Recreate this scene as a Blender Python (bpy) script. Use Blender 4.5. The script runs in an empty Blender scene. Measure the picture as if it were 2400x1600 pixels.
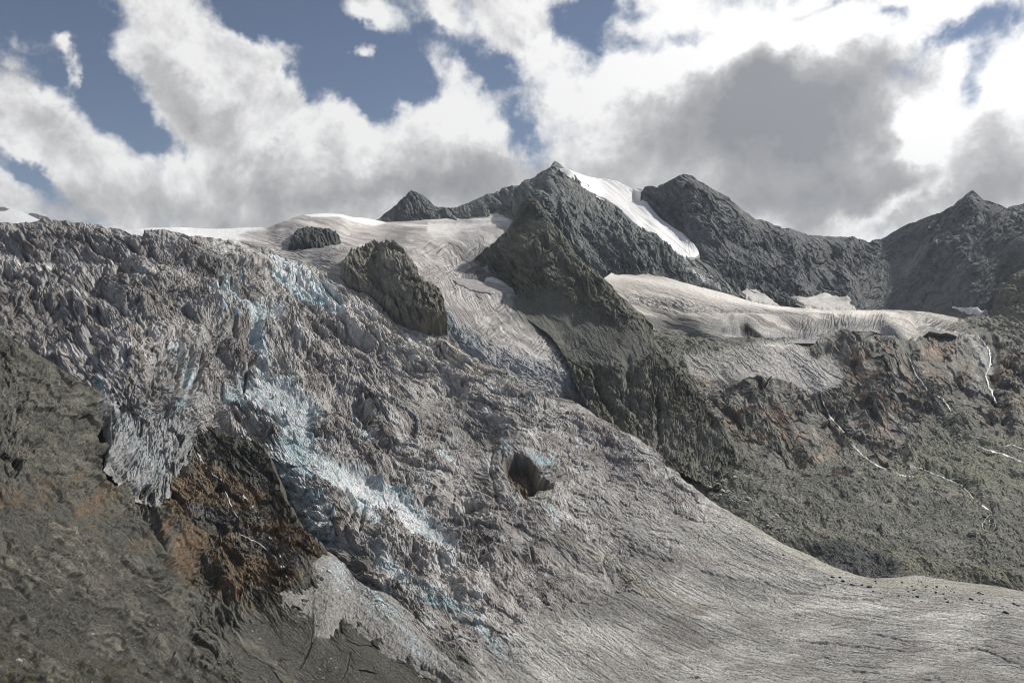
import bpy, math, random
import numpy as np
from math import radians as R

# ------------------------------------------------------------------ camera, world, sun, exposure
S = bpy.context.scene
F = 28 / 36 * 2400.0                      # focal length in photo pixels (2400 wide)
cam = bpy.data.objects.new("camera", bpy.data.cameras.new("camera"))
S.collection.objects.link(cam)
cam.data.lens = 28; cam.data.sensor_width = 36; cam.data.clip_end = 60000; cam.data.clip_start = 1
cam.location = (0, 0, 0); cam.rotation_euler = (R(90), 0, 0)
S.camera = cam
S.view_settings.view_transform = 'Standard'; S.view_settings.look = 'None'
S.view_settings.exposure = 0.0; S.view_settings.gamma = 1
S.cycles.filter_width = 1.0; S.cycles.adaptive_threshold = .03; S.cycles.max_bounces = 2; S.cycles.diffuse_bounces = 1; S.cycles.glossy_bounces = 1

SUN_AZ, SUN_EL = 60.0, 43.0               # azimuth to the right of the view direction, elevation
sd = bpy.data.lights.new("sun", 'SUN'); sd.energy = 4.8; sd.angle = R(1.2); sd.color = (1, .96, .90)
so = bpy.data.objects.new("sun", sd); S.collection.objects.link(so)
so.rotation_euler = (R(90 - SUN_EL), 0, -R(SUN_AZ) + math.pi)

def build_world():
    w = bpy.data.worlds.new("World"); S.world = w; w.use_nodes = True
    nt = w.node_tree; N = nt.nodes; L = nt.links; N.clear()
    def node(t, **k):
        n = N.new(t)
        for a, b in k.items(): setattr(n, a, b)
        return n
    def m(op, a, b=None, c=None, clamp=False):
        n = node('ShaderNodeMath', operation=op); n.use_clamp = clamp
        for i, v in enumerate((a, b, c)):
            if v is None: continue
            if isinstance(v, (int, float)): n.inputs[i].default_value = v
            else: L.new(v, n.inputs[i])
        return n.outputs[0]
    def vm(op, a, b=None):
        n = node('ShaderNodeVectorMath', operation=op)
        for i, v in enumerate((a, b)):
            if v is None: continue
            if isinstance(v, tuple): n.inputs[i].default_value = v
            else: L.new(v, n.inputs[i])
        return n
    tc = node('ShaderNodeTexCoord').outputs['Generated']
    sky = node('ShaderNodeTexSky'); sky.sky_type = 'NISHITA'; sky.sun_disc = False
    sky.sun_elevation = R(SUN_EL); sky.sun_rotation = R(SUN_AZ); sky.altitude = 2600
    sky.air_density = 1.0; sky.dust_density = 0.6; sky.ozone_density = 2.0
    sp = node('ShaderNodeSeparateXYZ'); L.new(tc, sp.inputs[0])
    def noise(vec, scale, detail, rough, dist=0.0, lac=2.1):
        n = node('ShaderNodeTexNoise'); n.inputs['Scale'].default_value = scale
        n.inputs['Detail'].default_value = detail; n.inputs['Roughness'].default_value = rough
        n.inputs['Distortion'].default_value = dist; n.inputs['Lacunarity'].default_value = lac
        L.new(vec, n.inputs['Vector']); return n
    # sky angles in units of photo pixels / 1000
    az = m('ARCTAN2', sp.outputs[0], sp.outputs[1]); el = m('ARCSINE', sp.outputs[2])
    cmb = node('ShaderNodeCombineXYZ'); L.new(az, cmb.inputs[0]); L.new(el, cmb.inputs[1])
    # two warps push the cloud outlines about
    wn = noise(tc, 7, 5, .6); wv = vm('SUBTRACT', wn.outputs['Color'], (.5, .5, .5)).outputs[0]
    ws = vm('SCALE', wv); ws.inputs['Scale'].default_value = .13
    pos = vm('ADD', cmb.outputs[0], ws.outputs[0]).outputs[0]
    def ang(px, py):
        x, y, z = (px - 1200) / F, 1.0, (800 - py) / F
        return math.atan2(x, y), math.asin(z / math.sqrt(x * x + 1 + z * z))
    def gsum(blobs, base):
        acc = None
        for (px, py, rx, ry, rot, wt) in blobs:
            a, e = ang(px, py)
            mp = node('ShaderNodeMapping', vector_type='TEXTURE')
            mp.inputs['Location'].default_value = (a, e, 0)
            mp.inputs['Rotation'].default_value = (0, 0, R(rot))
            mp.inputs['Scale'].default_value = (rx / F, ry / F, 1)
            L.new(pos, mp.inputs[0])
            d = vm('DOT_PRODUCT', mp.outputs[0], mp.outputs[0]).outputs['Value']
            g = m('EXPONENT', m('MULTIPLY', d, -1.0))
            acc = m('MULTIPLY_ADD', g, wt, base if acc is None else acc)
        return acc
    # rot: degrees counter-clockwise as seen
    cover = gsum([
        # blue openings
        (50, 50, 190, 110, -20, -1.7), (230, 190, 70, 60, -40, -.9), (360, 300, 90, 36, -42, -1.1),
        (50, 398, 80, 28, -25, -1.6), (200, 0, 120, 70, 0, -.5),
        (770, 110, 165, 95, -30, -1.9), (920, 215, 110, 55, 10, -1.3), (1080, 110, 110, 90, 0, -1.2), (560, 10, 60, 60, 0, -1.0), (690, 215, 60, 50, -50, -.9),
        (1360, 70, 55, 75, 0, -1.2), (1500, 110, 70, 30, -20, -.9), (1200, 330, 34, 70, 10, -1.0), (1150, 190, 46, 36, 0, -.7),
        (2240, 95, 80, 36, 25, -1.3), (2290, 180, 34, 56, -20, -1.1), (2395, 30, 40, 40, 0, -1.0), (1440, 10, 120, 26, 0, -.8),
        (620, 345, 34, 20, -40, -.9), (1610, 80, 60, 24, 0, -.8), (1900, 15, 60, 20, 0, -.8), (2100, 60, 50, 22, 20, -.8),
        # clouds
        (40, 260, 100, 110, -45, .9), (150, 330, 120, 60, -40, .5), (380, 120, 170, 100, -38, 1.0), (560, 300, 190, 90, -48, .9),
        (565, 125, 52, 50, 0, 1.3), (172, 150, 22, 28, 0, 1.6), (830, 150, 34, 30, 0, 1.9), (835, 45, 70, 30, -30, 1.25), (1045, 20, 60, 30, -30, 1.3),
        (1050, 170, 60, 70, 20, 1.5), (1010, 300, 180, 70, 0, .8), (800, 330, 150, 50, -25, .8), (1240, 60, 70, 80, 0, 1.1),
        (330, 400, 330, 60, 0, .5), (1850, 280, 400, 230, 0, .8), (1450, 260, 240, 110, 0, .4), (2330, 330, 140, 130, 0, .5),
        (900, 470, 900, 70, 0, .5), (620, 200, 50, 60, -40, .9), (1180, 40, 90, 70, 0, .6), (1950, 60, 400, 60, 0, .4), (660, 110, 60, 60, -50, .5)], 1.28)
    thick = gsum([
        (1900, 260, 240, 120, -14, 1.0), (1700, 320, 150, 110, 20, .6), (1760, 170, 70, 60, 0, .5), (1950, 480, 330, 80, 0, .6), (2330, 440, 110, 120, 0, .35),
        (420, 250, 200, 50, -42, .22), (300, 490, 420, 50, 0, .38), (900, 450, 330, 55, 0, .40), (1200, 430, 300, 60, 0, .4), (60, 300, 140, 80, -30, .12),
        (1280, 330, 90, 60, 0, .15), (1480, 330, 120, 60, 0, .15),
        (2190, 340, 60, 80, 30, -.6), (2110, 480, 110, 24, 22, -.7), (2000, 50, 330, 70, 0, -.6), (2230, 250, 130, 50, 30, -.4), (1420, 190, 160, 80, 0, -.3), (1600, 110, 120, 80, 0, -.4), (2350, 210, 60, 60, 0, -.3), (350, 200, 800, 300, 0, .10)], .09)
    def dens(vec):
        big = noise(vec, 6.8, 12, .66, .3).outputs['Fac']
        vo = node('ShaderNodeTexVoronoi'); vo.feature = 'SMOOTH_F1'; vo.inputs['Scale'].default_value = 17
        vo.inputs['Detail'].default_value = 3; vo.inputs['Roughness'].default_value = .55; vo.inputs['Smoothness'].default_value = .6
        wq = noise(vec, 30, 4, .6); q = vm('SCALE', wq.outputs['Color']); q.inputs['Scale'].default_value = .035
        L.new(vm('ADD', vec, q.outputs[0]).outputs[0], vo.inputs['Vector'])
        return m('MULTIPLY_ADD', vo.outputs['Distance'], -.75, m('MULTIPLY_ADD', big, 2.6, -1.05))
    n0 = dens(tc)
    # same field a little way towards the sun: what stands between a spot and the light
    off = vm('ADD', tc, (.020, .004, .022)).outputs[0]
    n1 = dens(off)
    rear = node('ShaderNodeMapRange'); L.new(sp.outputs[1], rear.inputs[0])      # fewer clouds behind the viewer
    rear.inputs[1].default_value = .35; rear.inputs[2].default_value = -.25; rear.inputs[3].default_value = 0; rear.inputs[4].default_value = -1.1
    f0 = m('ADD', m('ADD', cover, n0), rear.outputs[0])
    alpha = node('ShaderNodeMapRange', interpolation_type='SMOOTHSTEP')
    L.new(f0, alpha.inputs[0]); alpha.inputs[1].default_value = .04; alpha.inputs[2].default_value = 1.05
    emb = m('SUBTRACT', n1, n0)                     # >0: shaded side
    body = m('MULTIPLY', m('MINIMUM', m('SUBTRACT', f0, .3), 1.6), .09)
    sh = m('ADD', m('ADD', m('MULTIPLY', emb, .50), body), m('MULTIPLY_ADD', n0, .26, thick))
    ramp = node('ShaderNodeValToRGB'); L.new(sh, ramp.inputs[0])
    e = ramp.color_ramp.elements
    e[0].position = .08; e[0].color = (1, 1, 1, 1)
    e[1].position = 1.25 if False else 1.0; e[1].color = (.30, .31, .335, 1)
    for p, c in ((.20, (.84, .84, .85)), (.36, (.62, .62, .63)), (.62, (.43, .435, .45))):
        x = ramp.color_ramp.elements.new(p); x.color = (*c, 1)
    # brighter towards the sun (upper right)
    glow = gsum([(2050, -40, 700, 330, 0, .22), (2350, 200, 300, 200, 0, .08)], .93)
    cc = vm('SCALE', ramp.outputs[0]); L.new(m('MULTIPLY', glow, 9.3), cc.inputs['Scale'])
    skyc = node('ShaderNodeMix', data_type='RGBA', blend_type='MULTIPLY'); skyc.inputs[0].default_value = 1
    L.new(sky.outputs[0], skyc.inputs[6]); skyc.inputs[7].default_value = (1.0, .84, .74, 1)
    up = node('ShaderNodeMapRange'); L.new(sp.outputs[2], up.inputs[0]); up.inputs[1].default_value = -.02; up.inputs[2].default_value = .03
    mix = node('ShaderNodeMix', data_type='RGBA'); L.new(m('MULTIPLY', alpha.outputs[0], up.outputs[0]), mix.inputs[0])
    L.new(skyc.outputs[2], mix.inputs[6]); L.new(cc.outputs[0], mix.inputs[7])
    bg = node('ShaderNodeBackground'); bg.inputs[1].default_value = .1; L.new(mix.outputs[2], bg.inputs[0])
    out = node('ShaderNodeOutputWorld'); L.new(bg.outputs[0], out.inputs[0])
w_ = build_world()
S.world.cycles.sampling_method = 'MANUAL'; S.world.cycles.sample_map_resolution = 256

# ------------------------------------------------------------------ noise
rng = np.random.RandomState(7)
PERM = np.concatenate([rng.permutation(256)] * 2).astype(np.int32)
_g = rng.normal(size=(256, 3)); G3 = (_g / np.linalg.norm(_g, axis=1)[:, None]).astype(np.float32)
_a = rng.uniform(0, 2 * np.pi, 256); G2 = np.stack([np.cos(_a), np.sin(_a)], 1).astype(np.float32)
def n2(x, y):
    xi = np.floor(x).astype(np.int32); yi = np.floor(y).astype(np.int32)
    xf = (x - xi).astype(np.float32); yf = (y - yi).astype(np.float32)
    u = xf * xf * xf * (xf * (xf * 6 - 15) + 10); v = yf * yf * yf * (yf * (yf * 6 - 15) + 10)
    def c(dx, dy):
        g = PERM[PERM[(xi + dx) & 255] + ((yi + dy) & 255)]
        return G2[g, 0] * (xf - dx) + G2[g, 1] * (yf - dy)
    a = c(0, 0); b = c(1, 0); cc = c(0, 1); d = c(1, 1)
    return 1.5 * ((a + (b - a) * u) * (1 - v) + (cc + (d - cc) * u) * v)
def fbm(x, y, octs=4, gain=.5, lac=2.03, ridged=False):
    s = 0; a = 1.0; tot = 0; x = x + 0.0; y = y + 0.0
    for k in range(octs):
        n = n2(x, y)
        if ridged: n = 1 - 2 * np.abs(n)
        s = s + a * n; tot += a; a *= gain
        x, y = (x * .8 - y * .6) * lac + 17.3, (x * .6 + y * .8) * lac + 5.1
    return s / tot
def fba(x, y, octs=4, gain=.5, lac=2.0, ridged=False):       # keeps its axes (for stretched grain)
    s = 0; a = 1.0; tot = 0
    for k in range(octs):
        n = n2(x + 13.7 * k, y - 7.9 * k)
        if ridged: n = 1 - 2 * np.abs(n)
        s = s + a * n; tot += a; a *= gain; x = x * lac; y = y * lac
    return s / tot
def cracks(x, y, L, w=1.5, octs=3):            # thin sharp lines where the field changes sign
    out = 0
    for k in range(octs):
        n = np.abs(n2(x / L + 31 * k, y / L - 11 * k)); out = np.maximum(out, (1 - .22 * k) * np.clip(1 - n * L / (1.6 * w), 0, 1)); L = L * .55
    return out
_r = rng.uniform(0, 1, (256, 5)).astype(np.float32)
def facets(x, y, tilt=1.0):                      # broken blocks: every cell has its own height and slant
    xi = np.floor(x).astype(np.int32); yi = np.floor(y).astype(np.int32); xf = x - xi; yf = y - yi
    best = np.full(x.shape, 9.0); sec = np.full(x.shape, 9.0); h = np.zeros(x.shape)
    for dx in (-1, 0, 1):
        for dy in (-1, 0, 1):
            g = _r[PERM[PERM[(xi + dx) & 255] + ((yi + dy) & 255)]]
            ax = dx + g[..., 0] - xf; ay = dy + g[..., 1] - yf; d = ax * ax + ay * ay
            nh = g[..., 2] - .5 + tilt * (ax * (g[..., 3] - .5) + ay * (g[..., 4] - .5))
            c = d < best; sec = np.where(c, best, np.minimum(sec, d)); h = np.where(c, nh, h); best = np.where(c, d, best)
    return h, np.clip(1 - (np.sqrt(sec) - np.sqrt(best)) * 6, 0, 1)
def sstep(x, a, b):
    t = np.clip((x - a) / (b - a), 0, 1); return t * t * (3 - 2 * t)
def lerp(a, b, t): return a + (b - a) * t

# ------------------------------------------------------------------ shapes given as points of the place
class RBF:                                   # thin plate through scattered points
    def __init__(s, pts, vals, smooth=0.0):
        P = np.array(pts, float) / 1000; n = len(P)
        d = np.linalg.norm(P[:, None] - P[None], axis=2); K = s.k(d) + smooth * np.eye(n)
        A = np.zeros((n + 3, n + 3)); A[:n, :n] = K; A[:n, n] = 1; A[:n, n + 1:] = P; A[n, :n] = 1; A[n + 1:, :n] = P.T
        V = np.zeros(n + 3); V[:n] = vals
        s.w = np.linalg.solve(A, V); s.P = P
    @staticmethod
    def k(d): return np.where(d > 0, d * d * np.log(np.maximum(d, 1e-9)), 0)
    def __call__(s, x, y):
        x = x / 1000; y = y / 1000; o = s.w[-3] + s.w[-2] * x + s.w[-1] * y
        for (a, b), w in zip(s.P, s.w): o = o + w * s.k(np.hypot(x - a, y - b))
        return o
def coarse(fn, x0, x1, y0, y1, st=12):       # tabulate a smooth function and read it back bilinearly
    gx = np.arange(x0 - 2 * st, x1 + 3 * st, st); gy = np.arange(y0 - 2 * st, y1 + 3 * st, st)
    T = fn(*np.meshgrid(gx, gy))
    def f(x, y):
        a = np.clip((x - gx[0]) / st, 0, len(gx) - 1.001); b = np.clip((y - gy[0]) / st, 0, len(gy) - 1.001)
        i = a.astype(int); j = b.astype(int); u = a - i; v = b - j
        return (T[j, i] * (1 - u) + T[j, i + 1] * u) * (1 - v) + (T[j + 1, i] * (1 - u) + T[j + 1, i + 1] * u) * v
    return f
def stroke(x, y, pts, w, lin=False):                    # 1 on the line, falling to 0 at distance w (widths may vary)
    out = np.zeros_like(x); pts = np.array(pts, float)
    ws = np.broadcast_to(np.array(w, float), (len(pts),))
    for k in range(len(pts) - 1):
        a, b = pts[k], pts[k + 1]; d = b - a
        t = np.clip(((x - a[0]) * d[0] + (y - a[1]) * d[1]) / (d @ d), 0, 1)
        r = np.hypot(x - a[0] - t * d[0], y - a[1] - t * d[1]) / (ws[k] + t * (ws[k + 1] - ws[k]))
        out = np.maximum(out, np.clip(1 - r, 0, 1))
    return out if lin else out * out * (3 - 2 * out)
def inside(x, y, poly):
    c = np.zeros(x.shape, bool); n = len(poly)
    for i in range(n):
        (x1, y1), (x2, y2) = poly[i], poly[(i + 1) % n]
        if y1 == y2: continue
        c ^= ((y1 > y) != (y2 > y)) & (x < (x2 - x1) * (y - y1) / (y2 - y1) + x1)
    return c
def edge_dist(x, y, poly):
    d = np.full(x.shape, 1e9)
    for i in range(len(poly)):
        a = np.array(poly[i], float); b = np.array(poly[(i + 1) % len(poly)], float); e = b - a
        t = np.clip(((x - a[0]) * e[0] + (y - a[1]) * e[1]) / max(e @ e, 1e-6), 0, 1)
        d = np.minimum(d, np.hypot(x - a[0] - t * e[0], y - a[1] - t * e[1]))
    return d
def region(x, y, poly, soft=6, warp=0):      # soft mask of a patch outline, roughened by noise
    if warp:
        x, y = x + warp * fbm(x / 30, y / 30 + 9, 4), y + warp * fbm(x / 30 + 40, y / 30, 4)
    sd_ = edge_dist(x, y, poly) * np.where(inside(x, y, poly), 1, -1)
    return sstep(sd_, -soft, soft)
def at(px, py, D): return np.stack([(px - 1200) / F * D, D + 0 * px, (800 - py) / F * D], -1)

def tag(o, label=None, cat=None, group=None, kind=None):
    if label: o['label'] = label
    if cat: o['category'] = cat
    if group: o['group'] = group
    if kind: o['kind'] = kind
    return o
def mesh_grid(name, P, C, mat, smooth=False, parent=None):
    h, w = P.shape[:2]
    me = bpy.data.meshes.new(name); n = h * w
    me.vertices.add(n); me.vertices.foreach_set('co', P.astype(np.float32).ravel())
    idx = np.arange(n, dtype=np.int32).reshape(h, w)
    q = np.stack([idx[:-1, :-1], idx[1:, :-1], idx[1:, 1:], idx[:-1, 1:]], -1).reshape(-1, 4)
    me.loops.add(q.size); me.polygons.add(len(q))
    me.polygons.foreach_set('loop_start', np.arange(0, q.size, 4, dtype=np.int32))
    me.loops.foreach_set('vertex_index', q.ravel())
    me.polygons.foreach_set('use_smooth', np.full(len(q), smooth))
    me.update(calc_edges=True)
    at_ = me.color_attributes.new('Col', 'FLOAT_COLOR', 'POINT')
    c4 = np.ones((n, 4), np.float32); c4[:, :3] = C.reshape(-1, 3); at_.data.foreach_set('color', c4.ravel())
    me.materials.append(mat)
    o = bpy.data.objects.new(name, me); S.collection.objects.link(o)
    if parent: o.parent = parent
    return o
def normals(P):
    du = np.gradient(P, axis=1); dv = np.gradient(P, axis=0)
    n = np.cross(dv, du); n /= np.linalg.norm(n, axis=2, keepdims=True) + 1e-9
    return n
ZB = np.full((860, 1300), 1e9)            # nearest built surface, one cell per two photo pixels
ZCACHE = {}
def note_depth(Q):
    ZCACHE.clear()
    i = np.round((1200 + F * Q[..., 0] / Q[..., 1] + 100) / 2).astype(int); j = np.round((800 - F * Q[..., 2] / Q[..., 1]) / 2).astype(int)
    ok = (i >= 0) & (i < 1300) & (j >= 0) & (j < 860)
    np.minimum.at(ZB, (j[ok], i[ok]), Q[..., 1][ok])
def blur(A, r):
    for ax in (0, 1):
        for _ in range(2):
            c = np.cumsum(np.concatenate([np.repeat(np.take(A, [0], ax), r + 1, ax), A, np.repeat(np.take(A, [-1], ax), r, ax)], ax), ax)
            n = A.shape[ax]
            A = (np.take(c, np.arange(2 * r + 1, 2 * r + 1 + n), ax) - np.take(c, np.arange(0, n), ax)) / (2 * r + 1)
    return A
def depth_at(px, py, r=0):
    if r not in ZCACHE:
        Z = np.where(ZB > 1e8, 0, ZB); W = (ZB < 1e8) * 1.0
        ZCACHE[r] = blur(Z, max(r, 1)) / np.maximum(blur(W, max(r, 1)), 1e-3)
    Z = ZCACHE[r]
    a = np.clip((np.asarray(px, float) + 100) / 2, 0, 1298.9); b = np.clip(np.asarray(py, float) / 2, 0, 858.9); i = a.astype(int); j = b.astype(int); u = a - i; v = b - j
    return (Z[j, i] * (1 - u) + Z[j, i + 1] * u) * (1 - v) + (Z[j + 1, i] * (1 - u) + Z[j + 1, i + 1] * u) * v
SURF = {}
def curtain(name, top, bot, ctrl, disp, colour, mat, step=2.0, back=90.0, smooth=False, skirt=0.0, taper=.42):
    """A relief surface between two outlines, with a back slope behind its crest."""
    top = np.array(top, float); bot = np.array(bot, float)
    xa, xb = max(top[0, 0], bot[0, 0]), min(top[-1, 0], bot[-1, 0])
    xs = np.concatenate([np.arange(xa, min(xb, -40), 7.0), np.arange(max(xa, -40), min(xb, 2440) + step * .5, step), np.arange(2447, xb, 7.0)])
    yT = np.interp(xs, top[:, 0], top[:, 1]); yB = np.maximum(np.interp(xs, bot[:, 0], bot[:, 1]), yT + 1)
    nr = int(np.clip((yB - yT).max() / step, 6, 1400)) + 1
    v = np.linspace(0, 1, nr)[:, None]
    py = yT[None] + (yB - yT)[None] * v; px = np.broadcast_to(xs[None], py.shape).copy()
    c = np.array(ctrl, float)
    f = RBF(c[:, :2], np.log(c[:, 2]), 2e-4)
    df = coarse(f, xs[0], xs[-1], yT.min(), yB.max(), 6)
    D = np.exp(df(px, py))
    P = at(px, py, D); Nn = normals(P)
    m = D / F                                   # metres per photo pixel here
    h, extra = disp(px, py, P, m)               # in photo pixels along the normal
    h = h * (taper + (1 - taper) * sstep(py - yT[None], 0, 45))
    Q = P + Nn * (h * m)[..., None]
    slope = normals(Q)
    C = colour(px, py, Q, slope, extra)
    SURF[name] = df
    note_depth(Q)
    if skirt:
        lo = []; r0 = Q[-1]
        for k in range(1, 5):
            r = r0.copy(); r[:, 1] += skirt * k / 4; r[:, 2] -= skirt * .12 * (k / 4) ** .5; lo.append(r)
        Q = np.concatenate([Q, np.array(lo)], 0); C = np.concatenate([C] + [C[-1:]] * 4, 0)
    # back slope
    rows = []; crow = []
    r0 = Q[0]
    for k in range(1, 6):
        t = k / 5
        r = r0.copy(); r[:, 1] += back * t; r[:, 2] -= back * (.25 * t + .9 * t * t)
        rows.insert(0, r); crow.insert(0, C[0])
    Q = np.concatenate([np.array(rows), Q], 0); C = np.concatenate([np.array(crow), C], 0)
    return mesh_grid(name, Q, C, mat, smooth)

def overlay(name, top, bot, thick, colour, mat, disp=None, edge=12, sink=1.5, step=1.5, r=6, warp=0):
    """A body lying on what is already built: thick in the middle, its rim sunk into the ground."""
    top = np.array(top, float); bot = np.array(bot, float)
    xs = np.arange(max(top[0, 0], bot[0, 0]) - edge * .5, min(top[-1, 0], bot[-1, 0]) + edge * .5, step)
    yT = np.interp(xs, top[:, 0], top[:, 1]) - edge * .5; yB = np.maximum(np.interp(xs, bot[:, 0], bot[:, 1]) + edge * .5, yT + 2)
    nr = int(np.clip((yB - yT).max() / step, 6, 900)) + 1; v = np.linspace(0, 1, nr)[:, None]
    py = yT[None] + (yB - yT)[None] * v; px = np.broadcast_to(xs[None], py.shape).copy()
    D = depth_at(px, py, r); m = D / F; P = at(px, py, D)
    Nn = np.stack([blur(normals(P)[..., k], 4) for k in range(3)], -1); Nn /= np.linalg.norm(Nn, axis=2, keepdims=True) + 1e-9
    poly = [tuple(p) for p in top] + [tuple(p) for p in bot[::-1]]
    wx = px + warp * fbm(px / 12, py / 12 + 3, 4); wy = py + warp * fbm(px / 12 + 9, py / 12, 4)
    sd_ = edge_dist(wx, wy, poly) * np.where(inside(wx, wy, poly), 1, -1)
    h = thick * np.clip(sd_ / edge, 0, 1) ** .55 - sink * 2 * sstep(-sd_, -1, edge * .45) + sink * .35
    e = {}
    if disp:
        dh, e = disp(px, py, P, m); h = h + dh * sstep(sd_, -1, 6)
    Q = P + Nn * (h * m)[..., None]; Q[..., 1] -= .5 * sink * m * (sd_ > 0)
    C = colour(px, py, Q, normals(Q), e)
    note_depth(Q)
    return mesh_grid(name, Q, C, mat)

# ------------------------------------------------------------------ materials
def surf_mat(name, bump=1.0, grain=.35, rough=.9, scales=(.04, .22, .9), spec=.3, tint=(1, 1, 1), speck=0.0):
    m = bpy.data.materials.new(name); m.use_nodes = True; nt = m.node_tree; N = nt.nodes; L = nt.links
    p = N['Principled BSDF']; p.inputs['Roughness'].default_value = rough; p.inputs['Specular IOR Level'].default_value = spec
    tc = N.new('ShaderNodeTexCoord'); vc = N.new('ShaderNodeVertexColor'); vc.layer_name = 'Col'
    def noise(sc, det, ro, dist=0.):
        n = N.new('ShaderNodeTexNoise'); n.inputs['Scale'].default_value = sc; n.inputs['Detail'].default_value = det
        n.inputs['Roughness'].default_value = ro; n.inputs['Distortion'].default_value = dist; L.new(tc.outputs['Object'], n.inputs['Vector']); return n
    a = noise(scales[1], 8, .75, .6); b = noise(scales[2], 5, .7)
    mr = N.new('ShaderNodeMapRange'); L.new(a.outputs['Fac'], mr.inputs[0]); mr.inputs[1].default_value = .3; mr.inputs[2].default_value = .7
    mr.inputs[3].default_value = 1 - grain; mr.inputs[4].default_value = 1 + grain
    sc = N.new('ShaderNodeVectorMath'); sc.operation = 'SCALE'; L.new(vc.outputs[0], sc.inputs[0]); L.new(mr.outputs[0], sc.inputs['Scale'])
    col = sc.outputs[0]
    if speck:
        vo = N.new('ShaderNodeTexVoronoi'); vo.inputs['Scale'].default_value = scales[2] * .45; L.new(tc.outputs['Object'], vo.inputs['Vector'])
        sx = N.new('ShaderNodeSeparateColor'); L.new(vo.outputs['Color'], sx.inputs[0])
        mp = N.new('ShaderNodeMapRange'); L.new(sx.outputs[0], mp.inputs[0]); mp.inputs[1].default_value = .6; mp.inputs[2].default_value = 1
        mp.inputs[3].default_value = 1; mp.inputs[4].default_value = 1 + speck
        s2 = N.new('ShaderNodeVectorMath'); s2.operation = 'SCALE'; L.new(col, s2.inputs[0]); L.new(mp.outputs[0], s2.inputs['Scale']); col = s2.outputs[0]
    L.new(col, p.inputs['Base Color'])
    bm1 = N.new('ShaderNodeBump'); bm1.inputs['Distance'].default_value = 2.2 * bump; bm1.inputs['Strength'].default_value = 1; L.new(a.outputs['Fac'], bm1.inputs['Height'])
    bm2 = N.new('ShaderNodeBump'); bm2.inputs['Distance'].default_value = .6 * bump; bm2.inputs['Strength'].default_value = 1; L.new(b.outputs['Fac'], bm2.inputs['Height'])
    L.new(bm1.outputs[0], bm2.inputs['Normal']); L.new(bm2.outputs[0], p.inputs['Normal'])
    return m
M_ice = surf_mat('dirty_ice', bump=1.2, grain=.25, rough=.75)
M_rock = surf_mat('rock', bump=2.2, grain=.4, rough=.85, scales=(.03, .12, .6))
M_near = surf_mat('near_rock', bump=1.3, grain=.25, rough=.85, scales=(.05, .3, 1.6), speck=.6)
M_mor = surf_mat('moraine', bump=1.6, grain=.25, rough=.85, scales=(.03, .2, 1.0), speck=.6)
M_snow = surf_mat('snow', bump=.5, grain=.06, rough=.6)

def col3(*c): return np.array(c, float)
def mixc(C, c, t): return C + (np.array(c, float) - C) * t[..., None]
def shape(px): return np.zeros(px.shape + (3,))

# rock relief: grain runs along direction th (degrees below the horizontal, to the right)
def rock_disp(th, L=46, A=9, str_=2.6, fine=1.0, seed=0):
    ca, sa = math.cos(R(th)), math.sin(R(th))
    def d(px, py, P, m):
        wx = px + 14 * fbm(px / 60 + seed, py / 60, 4, .55); wy = py + 14 * fbm(px / 60, py / 60 + seed + 30, 4, .55)
        al = wx * ca + wy * sa; ac = -wx * sa + wy * ca
        r = fba(ac / L, al / (L * str_) + seed, 6, .6, 2.05, True)
        r2 = fba(ac / 9, al / 26 + seed, 4, .6, 2.0, True)
        q = fbm(px / 24 + seed, py / 24, 5, .62, ridged=True)
        mod = .6 + .8 * sstep(fbm(px / 90 + seed, py / 90, 3), -.25, .3)
        h = A * 1.25 * (r + .2) + fine * mod * (3.0 * q + 3.2 * r2) + A * .8 * fbm(px / 130 + seed, py / 130, 2)
        ck = cracks(ac, al / 3.2, 26, 1.5, 3); h = h - fine * 3.5 * ck * mod
        f1, e1 = facets(ac / 24 + seed, al / 62, 1.6); f2, e2 = facets(ac / 10 + seed, al / 22, 1.6)
        h = h + fine * (A * .6 * f1 + 4.8 * f2 * mod - 1.0 * e1)
        return h, dict(r=r, q=q, al=al, ac=ac)
    return d
def rock_col(base, warm=(.10, .085, .06), pale=(.2, .2, .19), warmamt=.25, paleamt=.35, seed=0):
    base = np.array(base)
    def c(px, py, Q, n, e):
        C = shape(px) + base
        g = fba(e['ac'] / 26 + seed, e['al'] / 90, 6, .65)
        g2 = fba(e['ac'] / 5 + seed, e['al'] / 16, 4, .7)
        C = mixc(C, pale, paleamt * sstep(g + .4 * g2, .0, .45))
        C = mixc(C, base * .55, .7 * sstep(-g - .5 * g2, .05, .4))
        C = mixc(C, warm, warmamt * sstep(fbm(px / 70 + seed, py / 70 + 3, 4), .0, .4))
        C = mixc(C, np.array(pale) * 1.5, .7 * paleamt * sstep(fbm(px / 4, py / 4 + seed, 3, .8), .25, .5))
        C *= (1 + .75 * fbm(px / 12, py / 12 + seed, 5, .75))[..., None]
        return np.clip(C, .012, .95)
    return c
def snow_disp(A=1.0, seed=0, fl=1.0):
    def d(px, py, P, m):
        h = A * 6 * fbm(px / 120 + seed, py / 60, 3) + A * fl * .9 * fbm(px / 24, py / 8 + seed, 4)
        return h, {}
    return d

# ------------------------------------------------------------------ ground far around
def far_ground():
    n = 60; g = np.linspace(-24000, 24000, n); X, Y = np.meshgrid(g, g)
    Z = -900 + 220 * fbm(X / 5000, Y / 5000, 4) - 250 * np.exp(-(X ** 2 + Y ** 2) / 9e6)
    o = mesh_grid('ground', np.stack([X, Y, Z], -1)[::-1], np.zeros((n, n, 3)) + .1, M_mor)
    tag(o, kind='structure')
far_ground()

exec_layers = []
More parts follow.
